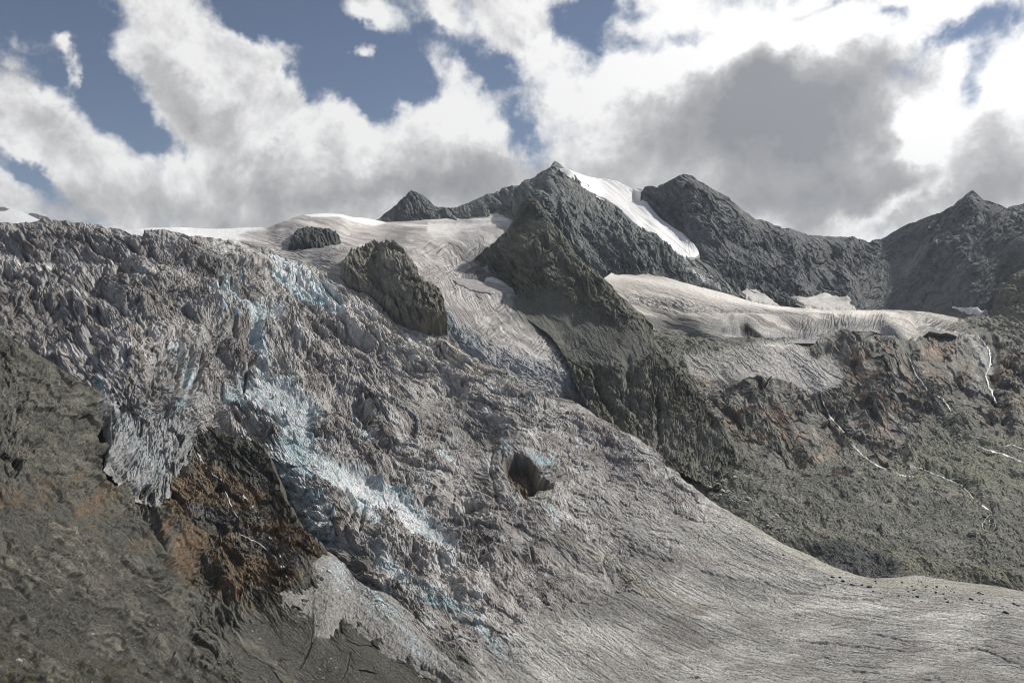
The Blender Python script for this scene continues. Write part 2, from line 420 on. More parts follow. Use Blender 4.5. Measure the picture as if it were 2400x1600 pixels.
# ------------------------------------------------------------------ far snow peak and rocks (left)
o = curtain('snow_peak', [(-500, 430), (-200, 455), (-60, 478), (0, 483), (24, 485), (60, 500), (102, 519), (150, 534)], [(-500, 580), (150, 580)],
            [(-500, 430, 5800), (-500, 580, 4900), (-60, 480, 5600), (150, 534, 5200), (0, 580, 4800), (150, 580, 4700), (-60, 580, 4900)],
            snow_disp(.7, 3), lambda px, py, Q, n, e: mixc(shape(px) + .74, (.12, .12, .12), region(px, py, [(-60, 486), (10, 484), (22, 490), (12, 494), (-60, 500)], 1.5, 4)), M_snow)
tag(o, 'smooth white snow peak at the far left edge of the skyline', 'snow peak', kind='structure')
o = curtain('distant_ridge', [(40, 520), (73, 500), (88, 503), (112, 511), (118, 517), (129, 519), (140, 518), (158, 524), (167, 529), (200, 540)], [(40, 580), (200, 580)],
            [(40, 500, 6300), (200, 540, 6300), (40, 580, 6000), (200, 580, 6000)], rock_disp(30, 16, 3, 2, .8, 5), rock_col((.13, .135, .15)), M_rock, step=1.5)
tag(o, 'small dark rocky ridge just right of the far snow peak', 'ridge', kind='structure')

# ------------------------------------------------------------------ small dark peak left of the main summit
o = curtain('mountain', [(870, 528), (888, 515), (906, 499), (926, 486), (946, 466), (965, 449), (978, 455), (990, 459), (1007, 472), (1014, 480), (1021, 486), (1040, 487), (1058, 489), (1100, 492), (1160, 500)],
            [(870, 560), (1160, 560)], [(870, 528, 4300), (965, 449, 4450), (1160, 500, 4300), (870, 560, 4000), (1160, 560, 4000), (965, 520, 4150)],
            rock_disp(60, 30, 4, 2.2, .8, 11), rock_col((.13, .138, .135), paleamt=.35, pale=(.25, .25, .24), warmamt=.1), M_rock, step=1.6)
tag(o, 'small dark pyramid peak on the skyline left of the main summit', 'mountain', kind='structure')

# ------------------------------------------------------------------ main summit
F_top = [(1020, 500), (1040, 494), (1058, 490), (1072, 488), (1106, 476), (1140, 460), (1165, 452), (1171, 450), (1177, 442), (1188, 442), (1200, 440), (1222, 435), (1252, 421), (1276, 408),
         (1293, 403), (1299, 393), (1303, 389), (1308, 393), (1316, 400), (1330, 404), (1378, 421), (1409, 427), (1446, 434), (1480, 450), (1504, 458), (1548, 520), (1600, 560), (1637, 598), (1680, 640), (1719, 686), (1740, 705)]
F_bot = [(1020, 540), (1235, 540), (1250, 700), (1400, 720), (1600, 720), (1740, 735)]
F_ctrl = [(1020, 500, 4000), (1106, 476, 3980), (1222, 435, 3880), (1303, 389, 3720), (1378, 421, 3800), (1504, 458, 3850), (1600, 560, 3450), (1719, 686, 2980),
          (1020, 540, 3850), (1140, 510, 3650), (1235, 500, 3350), (1270, 480, 3300), (1320, 470, 3350), (1360, 520, 3250), (1420, 590, 3080), (1480, 630, 3000), (1330, 600, 3050), (1270, 600, 3100),
          (1540, 640, 2960), (1600, 655, 2930), (1500, 560, 3180), (1250, 700, 2900), (1400, 720, 2850), (1600, 720, 2850), (1740, 735, 2850), (1235, 540, 3250), (1330, 430, 3520)]
_fd = rock_disp(52, 44, 8, 3.2, .9, 21)
def f_disp(px, py, P, m):
    h, e = _fd(px, py, P, m)
    # the crest that falls from the summit towards the spur, and ribs of the right-hand face
    h = h + 26 * stroke(px, py, [(1303, 400), (1296, 440), (1285, 480), (1270, 520)], [30, 60, 90, 90], True)
    h = h + 10 * stroke(px, py, [(1330, 430), (1400, 520), (1470, 600)], 50) + 9 * stroke(px, py, [(1520, 570), (1600, 640), (1700, 690)], 30)
    h = h * (1 - .7 * region(px, py, [(1312, 390), (1520, 440), (1640, 590), (1600, 604), (1440, 490), (1340, 420)], 10))
    return h, e
_fc = rock_col((.15, .162, .155), paleamt=.6, pale=(.33, .335, .315), warmamt=.15, seed=2)
def f_col(px, py, Q, n, e):
    C = _fc(px, py, Q, n, e)
    s = stroke(px, py, [(1600, 610), (1650, 655), (1715, 688)], 26) * sstep(fba(e['ac'] / 7, e['al'] / 40, 4, .6), -.05, .2)
    C = mixc(C, (.55, .55, .54), .75 * s)
    s = region(px, py, [(1600, 640), (1625, 648), (1690, 690), (1700, 700), (1640, 675)], 4, 6)
    return mixc(C, (.62, .6, .57), s)
o = curtain('mountain', F_top, F_bot, F_ctrl, f_disp, f_col, M_rock, step=2)
tag(o, 'main pointed rock summit carrying the white snow ramp on its right shoulder', 'mountain', kind='structure')

# ------------------------------------------------------------------ cirque wall and right-hand ridge
H_top = [(1502, 452), (1506, 448), (1510, 440), (1517, 437), (1528, 437), (1541, 441), (1560, 430), (1579, 423), (1600, 415), (1620, 417), (1634, 424), (1651, 434), (1680, 450), (1705, 465), (1714, 478), (1729, 492), (1750, 503), (1770, 517),
         (1784, 517), (1800, 525), (1818, 533), (1852, 544), (1892, 556), (1923, 556), (1960, 559), (1998, 561), (2020, 565), (2042, 570), (2070, 560), (2110, 539), (2161, 516), (2190, 507), (2212, 499), (2230, 488), (2246, 480), (2265, 464), (2280, 453), (2290, 461), (2304, 474), (2317, 476),
         (2335, 482), (2348, 487), (2365, 498), (2375, 490), (2382, 487), (2400, 483), (2440, 475), (2480, 480), (2600, 455), (2750, 470), (3000, 430), (3200, 420)]
H_bot = [(1480, 760), (1900, 790), (2480, 800), (3200, 900)]
H_ctrl = [(1480, 452, 3700), (1600, 415, 3650), (1705, 465, 3650), (1784, 517, 3650), (1892, 556, 3600), (2042, 570, 3550), (2161, 516, 3350), (2280, 453, 3200), (2365, 498, 3020), (2480, 480, 2850),
          (1640, 560, 3350), (1700, 640, 3150), (1760, 700, 3000), (1900, 640, 3230), (1900, 715, 2980), (2040, 650, 3230), (2060, 720, 2950), (2200, 620, 2960), (2200, 715, 2760), (2320, 600, 2800), (2400, 560, 2750), (2400, 640, 2640), (2480, 700, 2500), (2300, 720, 2600), (1480, 760, 2900), (1900, 790, 2850), (2480, 800, 2450), (2800, 450, 2450), (3200, 420, 2150), (3200, 900, 1800), (1560, 560, 3450)]
_hd1 = rock_disp(48, 48, 8, 3.0, .9, 31); _hd2 = rock_disp(-42, 52, 8, 3.0, .8, 41)
def h_disp(px, py, P, m):
    h1, e1 = _hd1(px, py, P, m); h2, e2 = _hd2(px, py, P, m)
    t = sstep(px + .55 * (py - 570), 2030, 2110)
    h = lerp(h1, h2, t)
    for a, b, w, k in (([(1600, 420), (1625, 480), (1660, 560), (1700, 640)], 0, 40, 12), ([(1720, 490), (1740, 560), (1780, 640)], 0, 36, 9), ([(1860, 550), (1850, 620), (1870, 690)], 0, 36, 8), ([(1990, 562), (1970, 640), (1990, 700)], 0, 34, 8),
                       ([(2280, 455), (2270, 520), (2210, 600), (2120, 700)], 0, 50, 16), ([(2365, 500), (2330, 570), (2250, 660)], 0, 40, 12)):
        h = h + k * stroke(px, py, a, w)
    scree = region(px, py, [(2040, 720), (2060, 640), (2110, 560), (2170, 640), (2330, 560), (2480, 500), (2480, 780), (2040, 760)], 40, 20)
    return h * (1 - .55 * scree) , dict(r=e1['r'], q=e1['q'], al=lerp(e1['al'], e2['al'], t), ac=lerp(e1['ac'], e2['ac'], t), scree=scree)
_hc = rock_col((.15, .157, .16), paleamt=.5, pale=(.25, .255, .25), warmamt=.15, seed=4)
def h_col(px, py, Q, n, e):
    C = _hc(px, py, Q, n, e)
    g = sstep(fba(e['ac'] / 30, e['al'] / 150 + 5, 4, .55), -.05, .25)
    C = mixc(C, (.21, .215, .20), .55 * e['scree'] * g)
    C = mixc(C, (.32, .32, .30), .6 * stroke(px, py, [(2180, 590), (2130, 640)], 26))
    C = mixc(C, (.16, .16, .11), .5 * sstep(px, 2260, 2420) * sstep(py, 560, 640))
    return C
o = curtain('mountain', H_top, H_bot, H_ctrl, h_disp, h_col, M_rock, step=2)
tag(o, 'long dark rock wall of the right half, rounded summit to pointed peak at the right edge', 'mountain', kind='structure')

# snow ramp hanging down the right shoulder of the summit
ramp_top = [(1308, 402), (1312, 396), (1330, 398), (1378, 415), (1409, 420), (1422, 421), (1446, 426), (1480, 442), (1504, 449), (1510, 462), (1524, 486), (1548, 513), (1582, 537), (1600, 547), (1627, 573), (1637, 590), (1638, 596)]
ramp_bot = [(1308, 403), (1316, 408), (1330, 418), (1344, 420), (1358, 438), (1378, 449), (1419, 469), (1446, 486), (1480, 520), (1521, 554), (1548, 581), (1579, 593), (1600, 603), (1628, 606), (1638, 600)]
def ramp_disp(px, py, P, m):
    ac = (px - 1300) * .64 - (py - 390) * .77; al = (px - 1300) * .77 + (py - 390) * .64
    h = 5 * fbm(al / 120, ac / 22, 3) + 1.4 * fba(al / 45, ac / 5, 4)
    wall = sstep(px + 2 * (py - 560), 1560, 1600) * (py > 545)
    h = h + 2.5 * wall * fbm(px / 8, py / 20, 4, ridged=True)
    return h, dict(al=al, ac=ac)
def ramp_col(px, py, Q, n, e):
    C = shape(px) + np.array((.78, .77, .755))
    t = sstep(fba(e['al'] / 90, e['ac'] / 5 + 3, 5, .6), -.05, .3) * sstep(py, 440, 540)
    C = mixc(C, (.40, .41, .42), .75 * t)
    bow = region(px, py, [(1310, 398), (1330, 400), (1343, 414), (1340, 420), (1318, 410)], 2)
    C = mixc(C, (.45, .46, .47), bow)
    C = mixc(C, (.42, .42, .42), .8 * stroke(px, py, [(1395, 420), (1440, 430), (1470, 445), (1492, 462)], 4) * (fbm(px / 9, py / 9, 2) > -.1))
    return C
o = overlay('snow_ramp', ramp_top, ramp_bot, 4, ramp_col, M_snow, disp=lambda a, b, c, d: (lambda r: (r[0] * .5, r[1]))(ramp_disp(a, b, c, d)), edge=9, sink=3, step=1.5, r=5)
tag(o, 'bright white snow ramp curving down the right shoulder of the main summit', 'snowfield')

# ------------------------------------------------------------------ upper snowfield and the ice branch left of the spur
C_top = [(240, 546), (282, 539), (360, 535), (442, 534), (510, 536), (600, 534), (640, 532), (670, 524), (700, 511), (714, 507), (760, 505), (800, 507), (860, 512), (905, 521), (940, 519), (1004, 513), (1079, 509), (1140, 502), (1235, 492), (1290, 500), (1300, 560), (1400, 740), (1500, 830), (1660, 990)]
C_bot = [(240, 680), (640, 720), (800, 800), (1000, 900), (1200, 1020), (1400, 1100), (1660, 1120)]
C_ctrl = [(240, 546, 3500), (442, 534, 3600), (600, 534, 3500), (714, 507, 3500), (800, 507, 3650), (905, 521, 3900), (1079, 509, 3850), (1235, 492, 3500), (1290, 500, 3350), (1300, 560, 3100), (1400, 740, 2480), (1500, 830, 2150),
          (440, 565, 3000), (600, 590, 2720), (240, 680, 2500), (640, 720, 2550), (700, 560, 2950), (800, 560, 2980), (700, 640, 2600), (800, 640, 2500), (900, 600, 2720), (950, 560, 3050), (1100, 550, 3200), (1200, 530, 3220), (1050, 640, 2650),
          (1130, 600, 2820), (1100, 700, 2400), (1200, 680, 2560), (1050, 740, 2170), (1150, 770, 2180), (1250, 770, 2230), (1300, 830, 2080), (1150, 840, 1960), (1250, 880, 1930), (1350, 900, 1990), (1400, 960, 1960), (1500, 960, 1960), (1000, 900, 2000), (1200, 1020, 1850), (1400, 1100, 1800), (1660, 1120, 1700), (1660, 990, 1850), (800, 800, 2350)]
cflow = [([(714, 530), (900, 560), (1050, 620), (1080, 700), (1130, 780), (1250, 850), (1400, 960)], 60), ([(800, 510), (1000, 530), (1150, 570), (1110, 640), (1150, 700), (1280, 790), (1400, 890)], 0),
         ([(600, 560), (800, 600), (950, 650), (1010, 740), (1100, 850), (1250, 950)], 140), ([(300, 560), (500, 600), (700, 660)], 220), ([(905, 500), (1235, 490)], -60)]
def flow_fields(lines):
    pts, sv, tv = [], [], []
    for ln, s in lines:
        ln = np.array(ln, float); d = np.r_[0, np.cumsum(np.linalg.norm(np.diff(ln, axis=0), axis=1))]
        for p, t in zip(ln, d): pts.append(p); sv.append(s); tv.append(t)
    return pts, sv, tv
pts, sv, tv = flow_fields(cflow)
cS = coarse(RBF(pts, sv, .02), 200, 1700, 450, 1150); cT = coarse(RBF(pts, tv, .02), 200, 1700, 450, 1150)
def c_disp(px, py, P, m):
    s = cS(px, py) + 10 * fbm(px / 50, py / 50, 3); t = cT(px, py) + 14 * fbm(px / 60, py / 60 + 8, 3)
    calm = region(px, py, [(240, 500), (1300, 480), (1180, 560), (1080, 570), (850, 565), (640, 560), (400, 575), (240, 575)], 20, 10)
    lump = 9 * fbm(px / 150, py / 45, 3)
    streak = fba(s / 9, t / 60, 5, .58, ridged=True)
    crev = fba(s / 60, t / 15, 4, .55, ridged=True)
    wallm = stroke(px, py, [(1045, 740), (1080, 790), (1130, 840), (1200, 860), (1290, 880), (1400, 960)], [18, 45, 60, 60, 60, 50])
    fold = n2(s / 20 + 3, t / 90)
    h = lump + (1 - .85 * calm) * (2.6 * streak + 3.0 * crev * sstep(fbm(px / 90, py / 70 + 4, 2), -.15, .35)) + calm * (2.2 * fba(px / 130, py / 12, 4, .6)) + wallm * (9 * fold + 5 * fba(s / 14, t / 60, 4, .55, ridged=True))
    h = h - (1 - calm) * 2.6 * (cracks(s / 7, t, 26, 1.5, 3) * sstep(fbm(px / 90, py / 70 + 4, 2), -.2, .2) + .6 * cracks(s, t / 9, 20, 1.3, 3)) - 7 * wallm * cracks(s, t / 4, 20, 1.6, 3)
    h = h + 15 * stroke(px, py, [(660, 535), (714, 520), (790, 522)], 40)
    return h, dict(s=s, t=t, calm=calm, wall=wallm, crev=crev)
def c_col(px, py, Q, n, e):
    C = shape(px) + np.array((.42, .395, .375))
    st_ = fba(e['s'] / 12, e['t'] / 110, 5, .6)
    C = mixc(C, (.62, .59, .55), sstep(st_, .0, .4)); C = mixc(C, (.22, .20, .19), .85 * sstep(-st_, .04, .35))
    C = mixc(C, (.24, .22, .205), .6 * sstep(fbm(px / 70 + 8, py / 30, 5, .62), .05, .35))
    w = sstep(fba(px / 160, py / 14 + 2, 4, .6), -.12, .25)
    snow = region(px, py, [(240, 500), (640, 530), (560, 552), (600, 566), (420, 566), (300, 552)], 6, 5)
    snow = np.maximum(snow, region(px, py, [(700, 500), (800, 500), (916, 519), (880, 528), (800, 514), (730, 516)], 3, 2))
    sn2 = region(px, py, [(905, 524), (1080, 508), (1235, 490), (1230, 515), (1120, 545), (1040, 560), (960, 540)], 8, 10) * w
    sn3 = region(px, py, [(1010, 520), (1130, 520), (1150, 530), (1080, 545), (1050, 555), (1000, 545)], 6, 8)
    C = mixc(C, (.82, .81, .80), snow); C = mixc(C, (.74, .72, .69), .85 * np.maximum(sn2, sn3))
    C = mixc(C, (.33, .34, .355), .75 * e['wall'])
    C = mixc(C, (.13, .12, .115), .7 * cracks(e['s'] / 5 + 200, e['t'], 22, 1.2, 3) * (1 - e['calm']) * (1 - e['wall']) * sstep(fbm(px / 70, py / 60 + 44, 3), -.15, .2))
    blu = stroke(px, py, [(1042, 735), (1070, 790), (1120, 815)], 30)
    C = mixc(C, (.22, .26, .285), .7 * blu)
    # gravel-covered strip under the spur
    gr = region(px, py, [(1200, 700), (1260, 690), (1380, 740), (1400, 800), (1420, 860), (1350, 845), (1280, 790), (1205, 745)], 8, 8)
    C = mixc(C, (.15, .155, .14), gr)
    rk = region(px, py, [(1080, 640), (1120, 615), (1150, 650), (1140, 665), (1085, 655)], 5, 8)
    C = mixc(C, (.14, .14, .14), rk)
    sp = region(px, py, [(1062, 655), (1140, 665), (1205, 680), (1190, 690), (1120, 685)], 4, 3)
    C = mixc(C, (.36, .34, .33), sp)
    C *= (1 + .22 * fbm(px / 7, py / 7, 4, .7))[..., None]
    return np.clip(C, .02, .9)
o = curtain('upper_glacier', C_top, C_bot, C_ctrl, c_disp, c_col, M_ice, step=2, back=120)
tag(o, kind='structure')

# nunatak islands of rock
def nunatak(name, top, bot, D, label, seed, colf, dispf, step=1.5, E_=(12, 3)):
    o = overlay(name, top, bot, D, colf, M_rock, disp=dispf, edge=E_[0], sink=E_[1], step=step, r=8, warp=4)
    return tag(o, label, 'rock outcrop')
nunatak('rock_outcrop', [(676, 583), (684, 560), (700, 545), (722, 539), (742, 541), (766, 542), (785, 552), (797, 566), (800, 574)],
        [(676, 584), (700, 586), (740, 584), (770, 577), (800, 575)], 13, 'low dark rock island set in pale ice below the snow dome', 3,
        rock_col((.075, .08, .078), paleamt=.2, warmamt=.1), rock_disp(40, 18, 3, 2, .8, 51))
# ------------------------------------------------------------------ dark rock spur
E_top = [(1112, 612), (1120, 601), (1138, 586), (1160, 570), (1175, 556), (1191, 540), (1200, 531), (1207, 527), (1214, 514), (1222, 503), (1234, 490), (1245, 482), (1252, 484), (1260, 490), (1269, 502), (1276, 516), (1283, 530), (1303, 557),
         (1330, 595), (1358, 627), (1385, 652), (1415, 676), (1440, 700), (1470, 728), (1500, 750), (1524, 768), (1530, 790), (1524, 822), (1545, 842), (1570, 862), (1600, 886), (1620, 912), (1644, 945), (1668, 985), (1702, 1030), (1746, 1065), (1790, 1100)]
E_bot = [(1112, 625), (1122, 640), (1160, 668), (1200, 692), (1210, 730), (1290, 790), (1325, 840), (1345, 900), (1380, 962), (1446, 1030), (1560, 1100), (1650, 1150), (1790, 1165)]
E_ctrl = [(1112, 612, 2780), (1160, 570, 2850), (1200, 531, 2880), (1245, 482, 2900), (1283, 530, 2820), (1330, 595, 2680), (1385, 652, 2520), (1440, 700, 2400), (1524, 768, 2260), (1524, 822, 2120), (1600, 886, 1960), (1668, 985, 1740), (1746, 1065, 1560), (1790, 1100, 1500),
          (1122, 640, 2730), (1200, 692, 2530), (1210, 730, 2390), (1290, 790, 2160), (1325, 840, 2050), (1345, 900, 1950), (1380, 962, 1830), (1446, 1030, 1660), (1560, 1100, 1460), (1650, 1150, 1360), (1790, 1165, 1400),
          (1230, 600, 2640), (1300, 650, 2500), (1380, 720, 2330), (1450, 800, 2150), (1500, 880, 1960), (1580, 980, 1730), (1340, 760, 2250), (1420, 850, 2030), (1450, 940, 1840), (1540, 1030, 1620), (1640, 1060, 1560), (1250, 700, 2450)]
_ed = rock_disp(45, 46, 9, 2.6, 1.0, 71)
def e_disp(px, py, P, m):
    h, e = _ed(px, py, P, m)
    tal = region(px, py, [(1200, 700), (1280, 690), (1400, 770), (1500, 830), (1540, 870), (1480, 880), (1400, 870), (1330, 850), (1290, 790), (1200, 740)], 14, 14)
    low = sstep(py, 860, 920); h = h + low * (8 * fbm(px / 40, py / 55, 5, .6, ridged=True) - 6 * cracks(px, py / 2.4, 34, 1.8, 4))
    h = h * (1 - .75 * tal)
    # sharp crest and ribs
    h = h + 44 * stroke(px, py, [(1245, 484), (1300, 570), (1365, 655), (1420, 730), (1470, 790), (1500, 835), (1560, 900), (1640, 1000), (1690, 1050)], [60, 110, 120, 120, 110, 100, 90, 80, 60], True)
    h = h - 13 * stroke(px, py, [(1190, 640), (1260, 620), (1290, 600)], 26) + 8 * stroke(px, py, [(1230, 520), (1180, 600), (1140, 620)], 26)
    h = h - 14 * stroke(px, py, [(1400, 880), (1410, 930), (1440, 970)], 18) - 9 * stroke(px, py, [(1470, 870), (1480, 960), (1500, 1000)], 16) - 14 * stroke(px, py, [(1540, 960), (1545, 1040)], 12)
    h = h + 6 * stroke(px, py, [(1440, 870), (1450, 930), (1490, 990)], 40) + 6 * stroke(px, py, [(1510, 890), (1520, 970), (1540, 1030)], 22)
    e['tal'] = tal; return h, e
_ec = rock_col((.138, .138, .11), pale=(.30, .29, .24), paleamt=.55, warmamt=.4, warm=(.16, .15, .10), seed=8)
def e_col(px, py, Q, n, e):
    C = _ec(px, py, Q, n, e)
    C = mixc(C, (.15, .152, .135), .75 * e['tal'])
    C = mixc(C, (.20, .195, .165), .6 * sstep(py, 960, 1040) * sstep(px, 1480, 1600) * sstep(fbm(px / 40, py / 40, 5, .6), -.3, .2))
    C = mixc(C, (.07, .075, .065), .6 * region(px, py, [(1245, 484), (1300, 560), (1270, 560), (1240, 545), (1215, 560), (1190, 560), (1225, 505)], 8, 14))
    C = mixc(C, (.2, .19, .17), .6 * region(px, py, [(1440, 880), (1470, 900), (1480, 960), (1500, 990), (1470, 985), (1440, 930)], 8, 14))
    C = mixc(C, (.2, .19, .17), .5 * region(px, py, [(1500, 960), (1570, 1000), (1640, 1040), (1680, 1080), (1600, 1090), (1520, 1050)], 12, 20))
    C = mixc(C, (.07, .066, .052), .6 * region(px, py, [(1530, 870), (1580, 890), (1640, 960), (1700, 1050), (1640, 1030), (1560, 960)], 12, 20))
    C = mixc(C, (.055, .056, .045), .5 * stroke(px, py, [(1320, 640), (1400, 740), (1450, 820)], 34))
    return C
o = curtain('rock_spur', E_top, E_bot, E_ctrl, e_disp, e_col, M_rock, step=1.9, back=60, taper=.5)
tag(o, 'dark pyramid-shaped rock spur running down right from below the main summit to the moraine', 'rock spur', kind='structure')

# ------------------------------------------------------------------ hanging glacier in the right cirque
K_top = [(1395, 664), (1412, 654), (1436, 638), (1470, 637), (1514, 641), (1560, 650), (1600, 662), (1640, 672), (1685, 683), (1719, 693), (1763, 707), (1800, 714), (1845, 719), (1923, 725), (2042, 728), (2110, 726), (2160, 731), (2212, 738), (2260, 748), (2297, 760), (2318, 770), (2332, 780), (2336, 788)]
K_bot = [(1395, 668), (1425, 700), (1470, 740), (1510, 765), (1560, 790), (1600, 812), (1660, 818), (1700, 812), (1722, 800), (1750, 803), (1787, 806), (1872, 802), (1933, 806), (1945, 795), (1957, 786), (1985, 779), (2008, 777), (2040, 777), (2062, 783), (2093, 803), (2115, 822), (2130, 838), (2138, 820), (2146, 800), (2160, 782), (2178, 776),
         (2200, 782), (2246, 799), (2270, 803), (2300, 801), (2328, 790), (2336, 789)]
K_ctrl = [(1395, 664, 2680), (1436, 638, 2980), (1514, 641, 2940), (1600, 662, 2850), (1719, 693, 2800), (1845, 719, 2760), (1923, 725, 2750), (2042, 728, 2720), (2110, 726, 2640), (2212, 738, 2560), (2336, 785, 2430),
          (1425, 700, 2550), (1510, 765, 2405), (1600, 812, 2315), (1722, 800, 2305), (1787, 806, 2275), (1872, 802, 2275), (1933, 806, 2275), (2008, 777, 2305), (2093, 803, 2255), (2130, 838, 2155), (2178, 776, 2325), (2246, 799, 2315), (2300, 801, 2335),
          (1700, 740, 2450), (1780, 750, 2430), (1900, 752, 2420), (2000, 750, 2400), (1560, 700, 2620), (2100, 755, 2330), (2200, 760, 2380), (1640, 760, 2320)]
def k_disp(px, py, P, m):
    wx, wy = px + 10 * fbm(px / 40, py / 40, 3), py + 6 * fbm(px / 40 + 9, py / 40, 3)
    L1 = fba(wx / 90 - wy / 80, (wy - .28 * (wx - 1400)) / 7, 5, .58, ridged=True)
    lip = stroke(px, py, [(1700, 770), (1800, 790), (1900, 785), (1960, 775), (2060, 765), (2100, 790), (2130, 830)], [30, 35, 30, 25, 22, 26, 12])
    flut = fba(wx / 6, wy / 50, 4, .55, ridged=True)
    cre = fba((wx + wy) / 9, (wy - wx) / 60, 4, .55, ridged=True) * stroke(px, py, [(1990, 750), (2080, 745), (2200, 760), (2310, 780)], 40)
    h = 5 * fbm(px / 80, py / 30, 3) + 2.2 * L1 * (1 - lip) + 1.6 * flut * lip + 4 * cre
    h = h + 7 * stroke(px, py, [(2075, 750), (2100, 790), (2130, 835)], 28) - 9 * stroke(px, py, [(1745, 768), (1770, 785)], 18)
    h = h - 9 * stroke(px, py, [(1700, 775), (1800, 778), (1880, 772), (1950, 762)], [12, 50, 44, 16]) + 8 * stroke(px, py, [(1720, 748), (1850, 745), (1950, 742)], 16)
    rad = cracks((px - 1990) * .9 + (py - 700) * .3, (py - 700) / 4, 14, 1.3, 2) * stroke(px, py, [(1890, 765), (1980, 752), (2060, 755)], 30)
    arc = cracks(wx / 5, wy - .2 * wx, 13, 1.2, 3) * stroke(px, py, [(1420, 690), (1560, 715), (1700, 728), (1900, 738)], [20, 26, 18, 10])
    fin = cracks((wx + 1.6 * wy), (wy - .5 * wx) / 5, 14, 1.5, 2) * stroke(px, py, [(2180, 755), (2260, 770), (2325, 785)], 26)
    h = h - 5 * rad - 5 * arc - 7 * fin - 9 * stroke(px, py, [(2140, 745), (2155, 775), (2190, 790)], 13) + 8 * stroke(px, py, [(2215, 790), (2250, 795), (2290, 795)], 14)
    return h, dict(L1=L1, lip=lip, cre=cre, wx=wx, wy=wy, ck=np.maximum(np.maximum(rad, arc), fin))
def k_col(px, py, Q, n, e):
    C = shape(px) + np.array((.47, .435, .39))
    g = fba(e['wx'] / 200 - e['wy'] / 200, (e['wy'] - .28 * (e['wx'] - 1400)) / 12, 5, .6)
    C = mixc(C, (.70, .66, .60), sstep(g, 0, .3)); C = mixc(C, (.19, .18, .165), .85 * sstep(-g, .06, .3) * sstep(py, 680, 720))
    top = stroke(px, py, [(1436, 645), (1600, 672), (1720, 705), (1900, 732), (2100, 735)], [16, 16, 14, 9, 8])
    C = mixc(C, (.78, .74, .68), top * .85)
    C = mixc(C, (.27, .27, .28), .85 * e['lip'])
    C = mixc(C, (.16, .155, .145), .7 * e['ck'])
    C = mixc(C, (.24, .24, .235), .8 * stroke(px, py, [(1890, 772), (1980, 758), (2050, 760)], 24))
    rk = region(px, py, [(1500, 742), (1560, 745), (1640, 742), (1690, 750), (1715, 790), (1640, 815), (1540, 785)], 8, 14) 
    C = mixc(C, (.15, .15, .145), .75 * rk)
    C = mixc(C, (.4, .38, .35), .7 * stroke(px, py, [(1700, 745), (1712, 775), (1690, 805), (1640, 818)], 14))
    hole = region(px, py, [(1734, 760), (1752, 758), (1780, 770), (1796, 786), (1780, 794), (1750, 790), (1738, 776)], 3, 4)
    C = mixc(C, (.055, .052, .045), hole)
    C = mixc(C, (.24, .235, .23), .6 * region(px, py, [(2160, 745), (2300, 765), (2336, 786), (2290, 802), (2170, 778)], 8, 8) * sstep(-e['cre'], -.2, .3))
    C *= (1 + .2 * fbm(px / 6, py / 6, 4, .7))[..., None]
    return np.clip(C, .02, .9)
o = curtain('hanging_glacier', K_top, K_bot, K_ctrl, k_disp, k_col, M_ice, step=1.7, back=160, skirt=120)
tag(o, 'pale striped hanging glacier lying across the right cirque beneath the dark rock wall', 'glacier', kind='structure')

# ------------------------------------------------------------------ right basin: slabs, moraine, talus
R_top = [(1470, 765), (1520, 772), (1600, 778), (1700, 790), (1800, 795), (1930, 795), (1960, 775), (2060, 772), (2140, 770), (2200, 765), (2262, 752), (2290, 735), (2314, 712), (2348, 673), (2400, 629), (2480, 590), (2600, 560), (2800, 520), (3200, 480)]
R_bot = [(1470, 1120), (1600, 1250), (1760, 1330), (1920, 1400), (2100, 1450), (2480, 1500), (3200, 1560)]
R_ctrl = [(1470, 765, 2350), (1600, 790, 2320), (1800, 800, 2290), (1960, 775, 2400), (2140, 770, 2440), (2290, 735, 2620), (2348, 673, 2620), (2400, 629, 2600), (2480, 580, 2550), (2800, 520, 2150), (3200, 480, 1850), (2800, 1000, 1450), (3200, 1000, 1250), (3200, 1560, 650), (2800, 1530, 780),
          (1560, 860, 2060), (1700, 850, 2120), (1800, 850, 2120), (1900, 900, 2010), (2000, 850, 2090), (2150, 850, 2050), (2300, 850, 2080), (2400, 800, 2200), (2480, 800, 2150),
          (1650, 920, 1910), (1700, 1000, 1740), (1800, 960, 1840), (1850, 1060, 1600), (2000, 1000, 1760), (2100, 950, 1850), (2200, 1000, 1740), (2350, 950, 1820), (2400, 1000, 1700), (2480, 1050, 1560),
          (1700, 1100, 1480), (1850, 1150, 1380), (2000, 1130, 1420), (2150, 1150, 1370), (2300, 1120, 1420), (2300, 1230, 1190), (2400, 1200, 1230), (2000, 1230, 1190), (2150, 1280, 1080), (2480, 1300, 1030),
          (1620, 1140, 1400), (1760, 1228, 1190), (1920, 1317, 1020), (2100, 1353, 965), (2400, 1387, 925), (1470, 1120, 1600), (1600, 1250, 1280), (1760, 1330, 1100), (2100, 1450, 900), (2480, 1500, 850), (1560, 1060, 1580)]
slab_poly = [(1640, 880), (1760, 900), (1880, 830), (1940, 790), (2060, 785), (2140, 830), (2200, 790), (2330, 800), (2400, 820), (2480, 900), (2400, 1000), (2300, 1000), (2240, 940), (2200, 960), (2140, 1040), (2180, 1120), (2060, 1090), (1980, 1060), (1900, 1100), (1800, 1080), (1740, 1050), (1690, 980)]
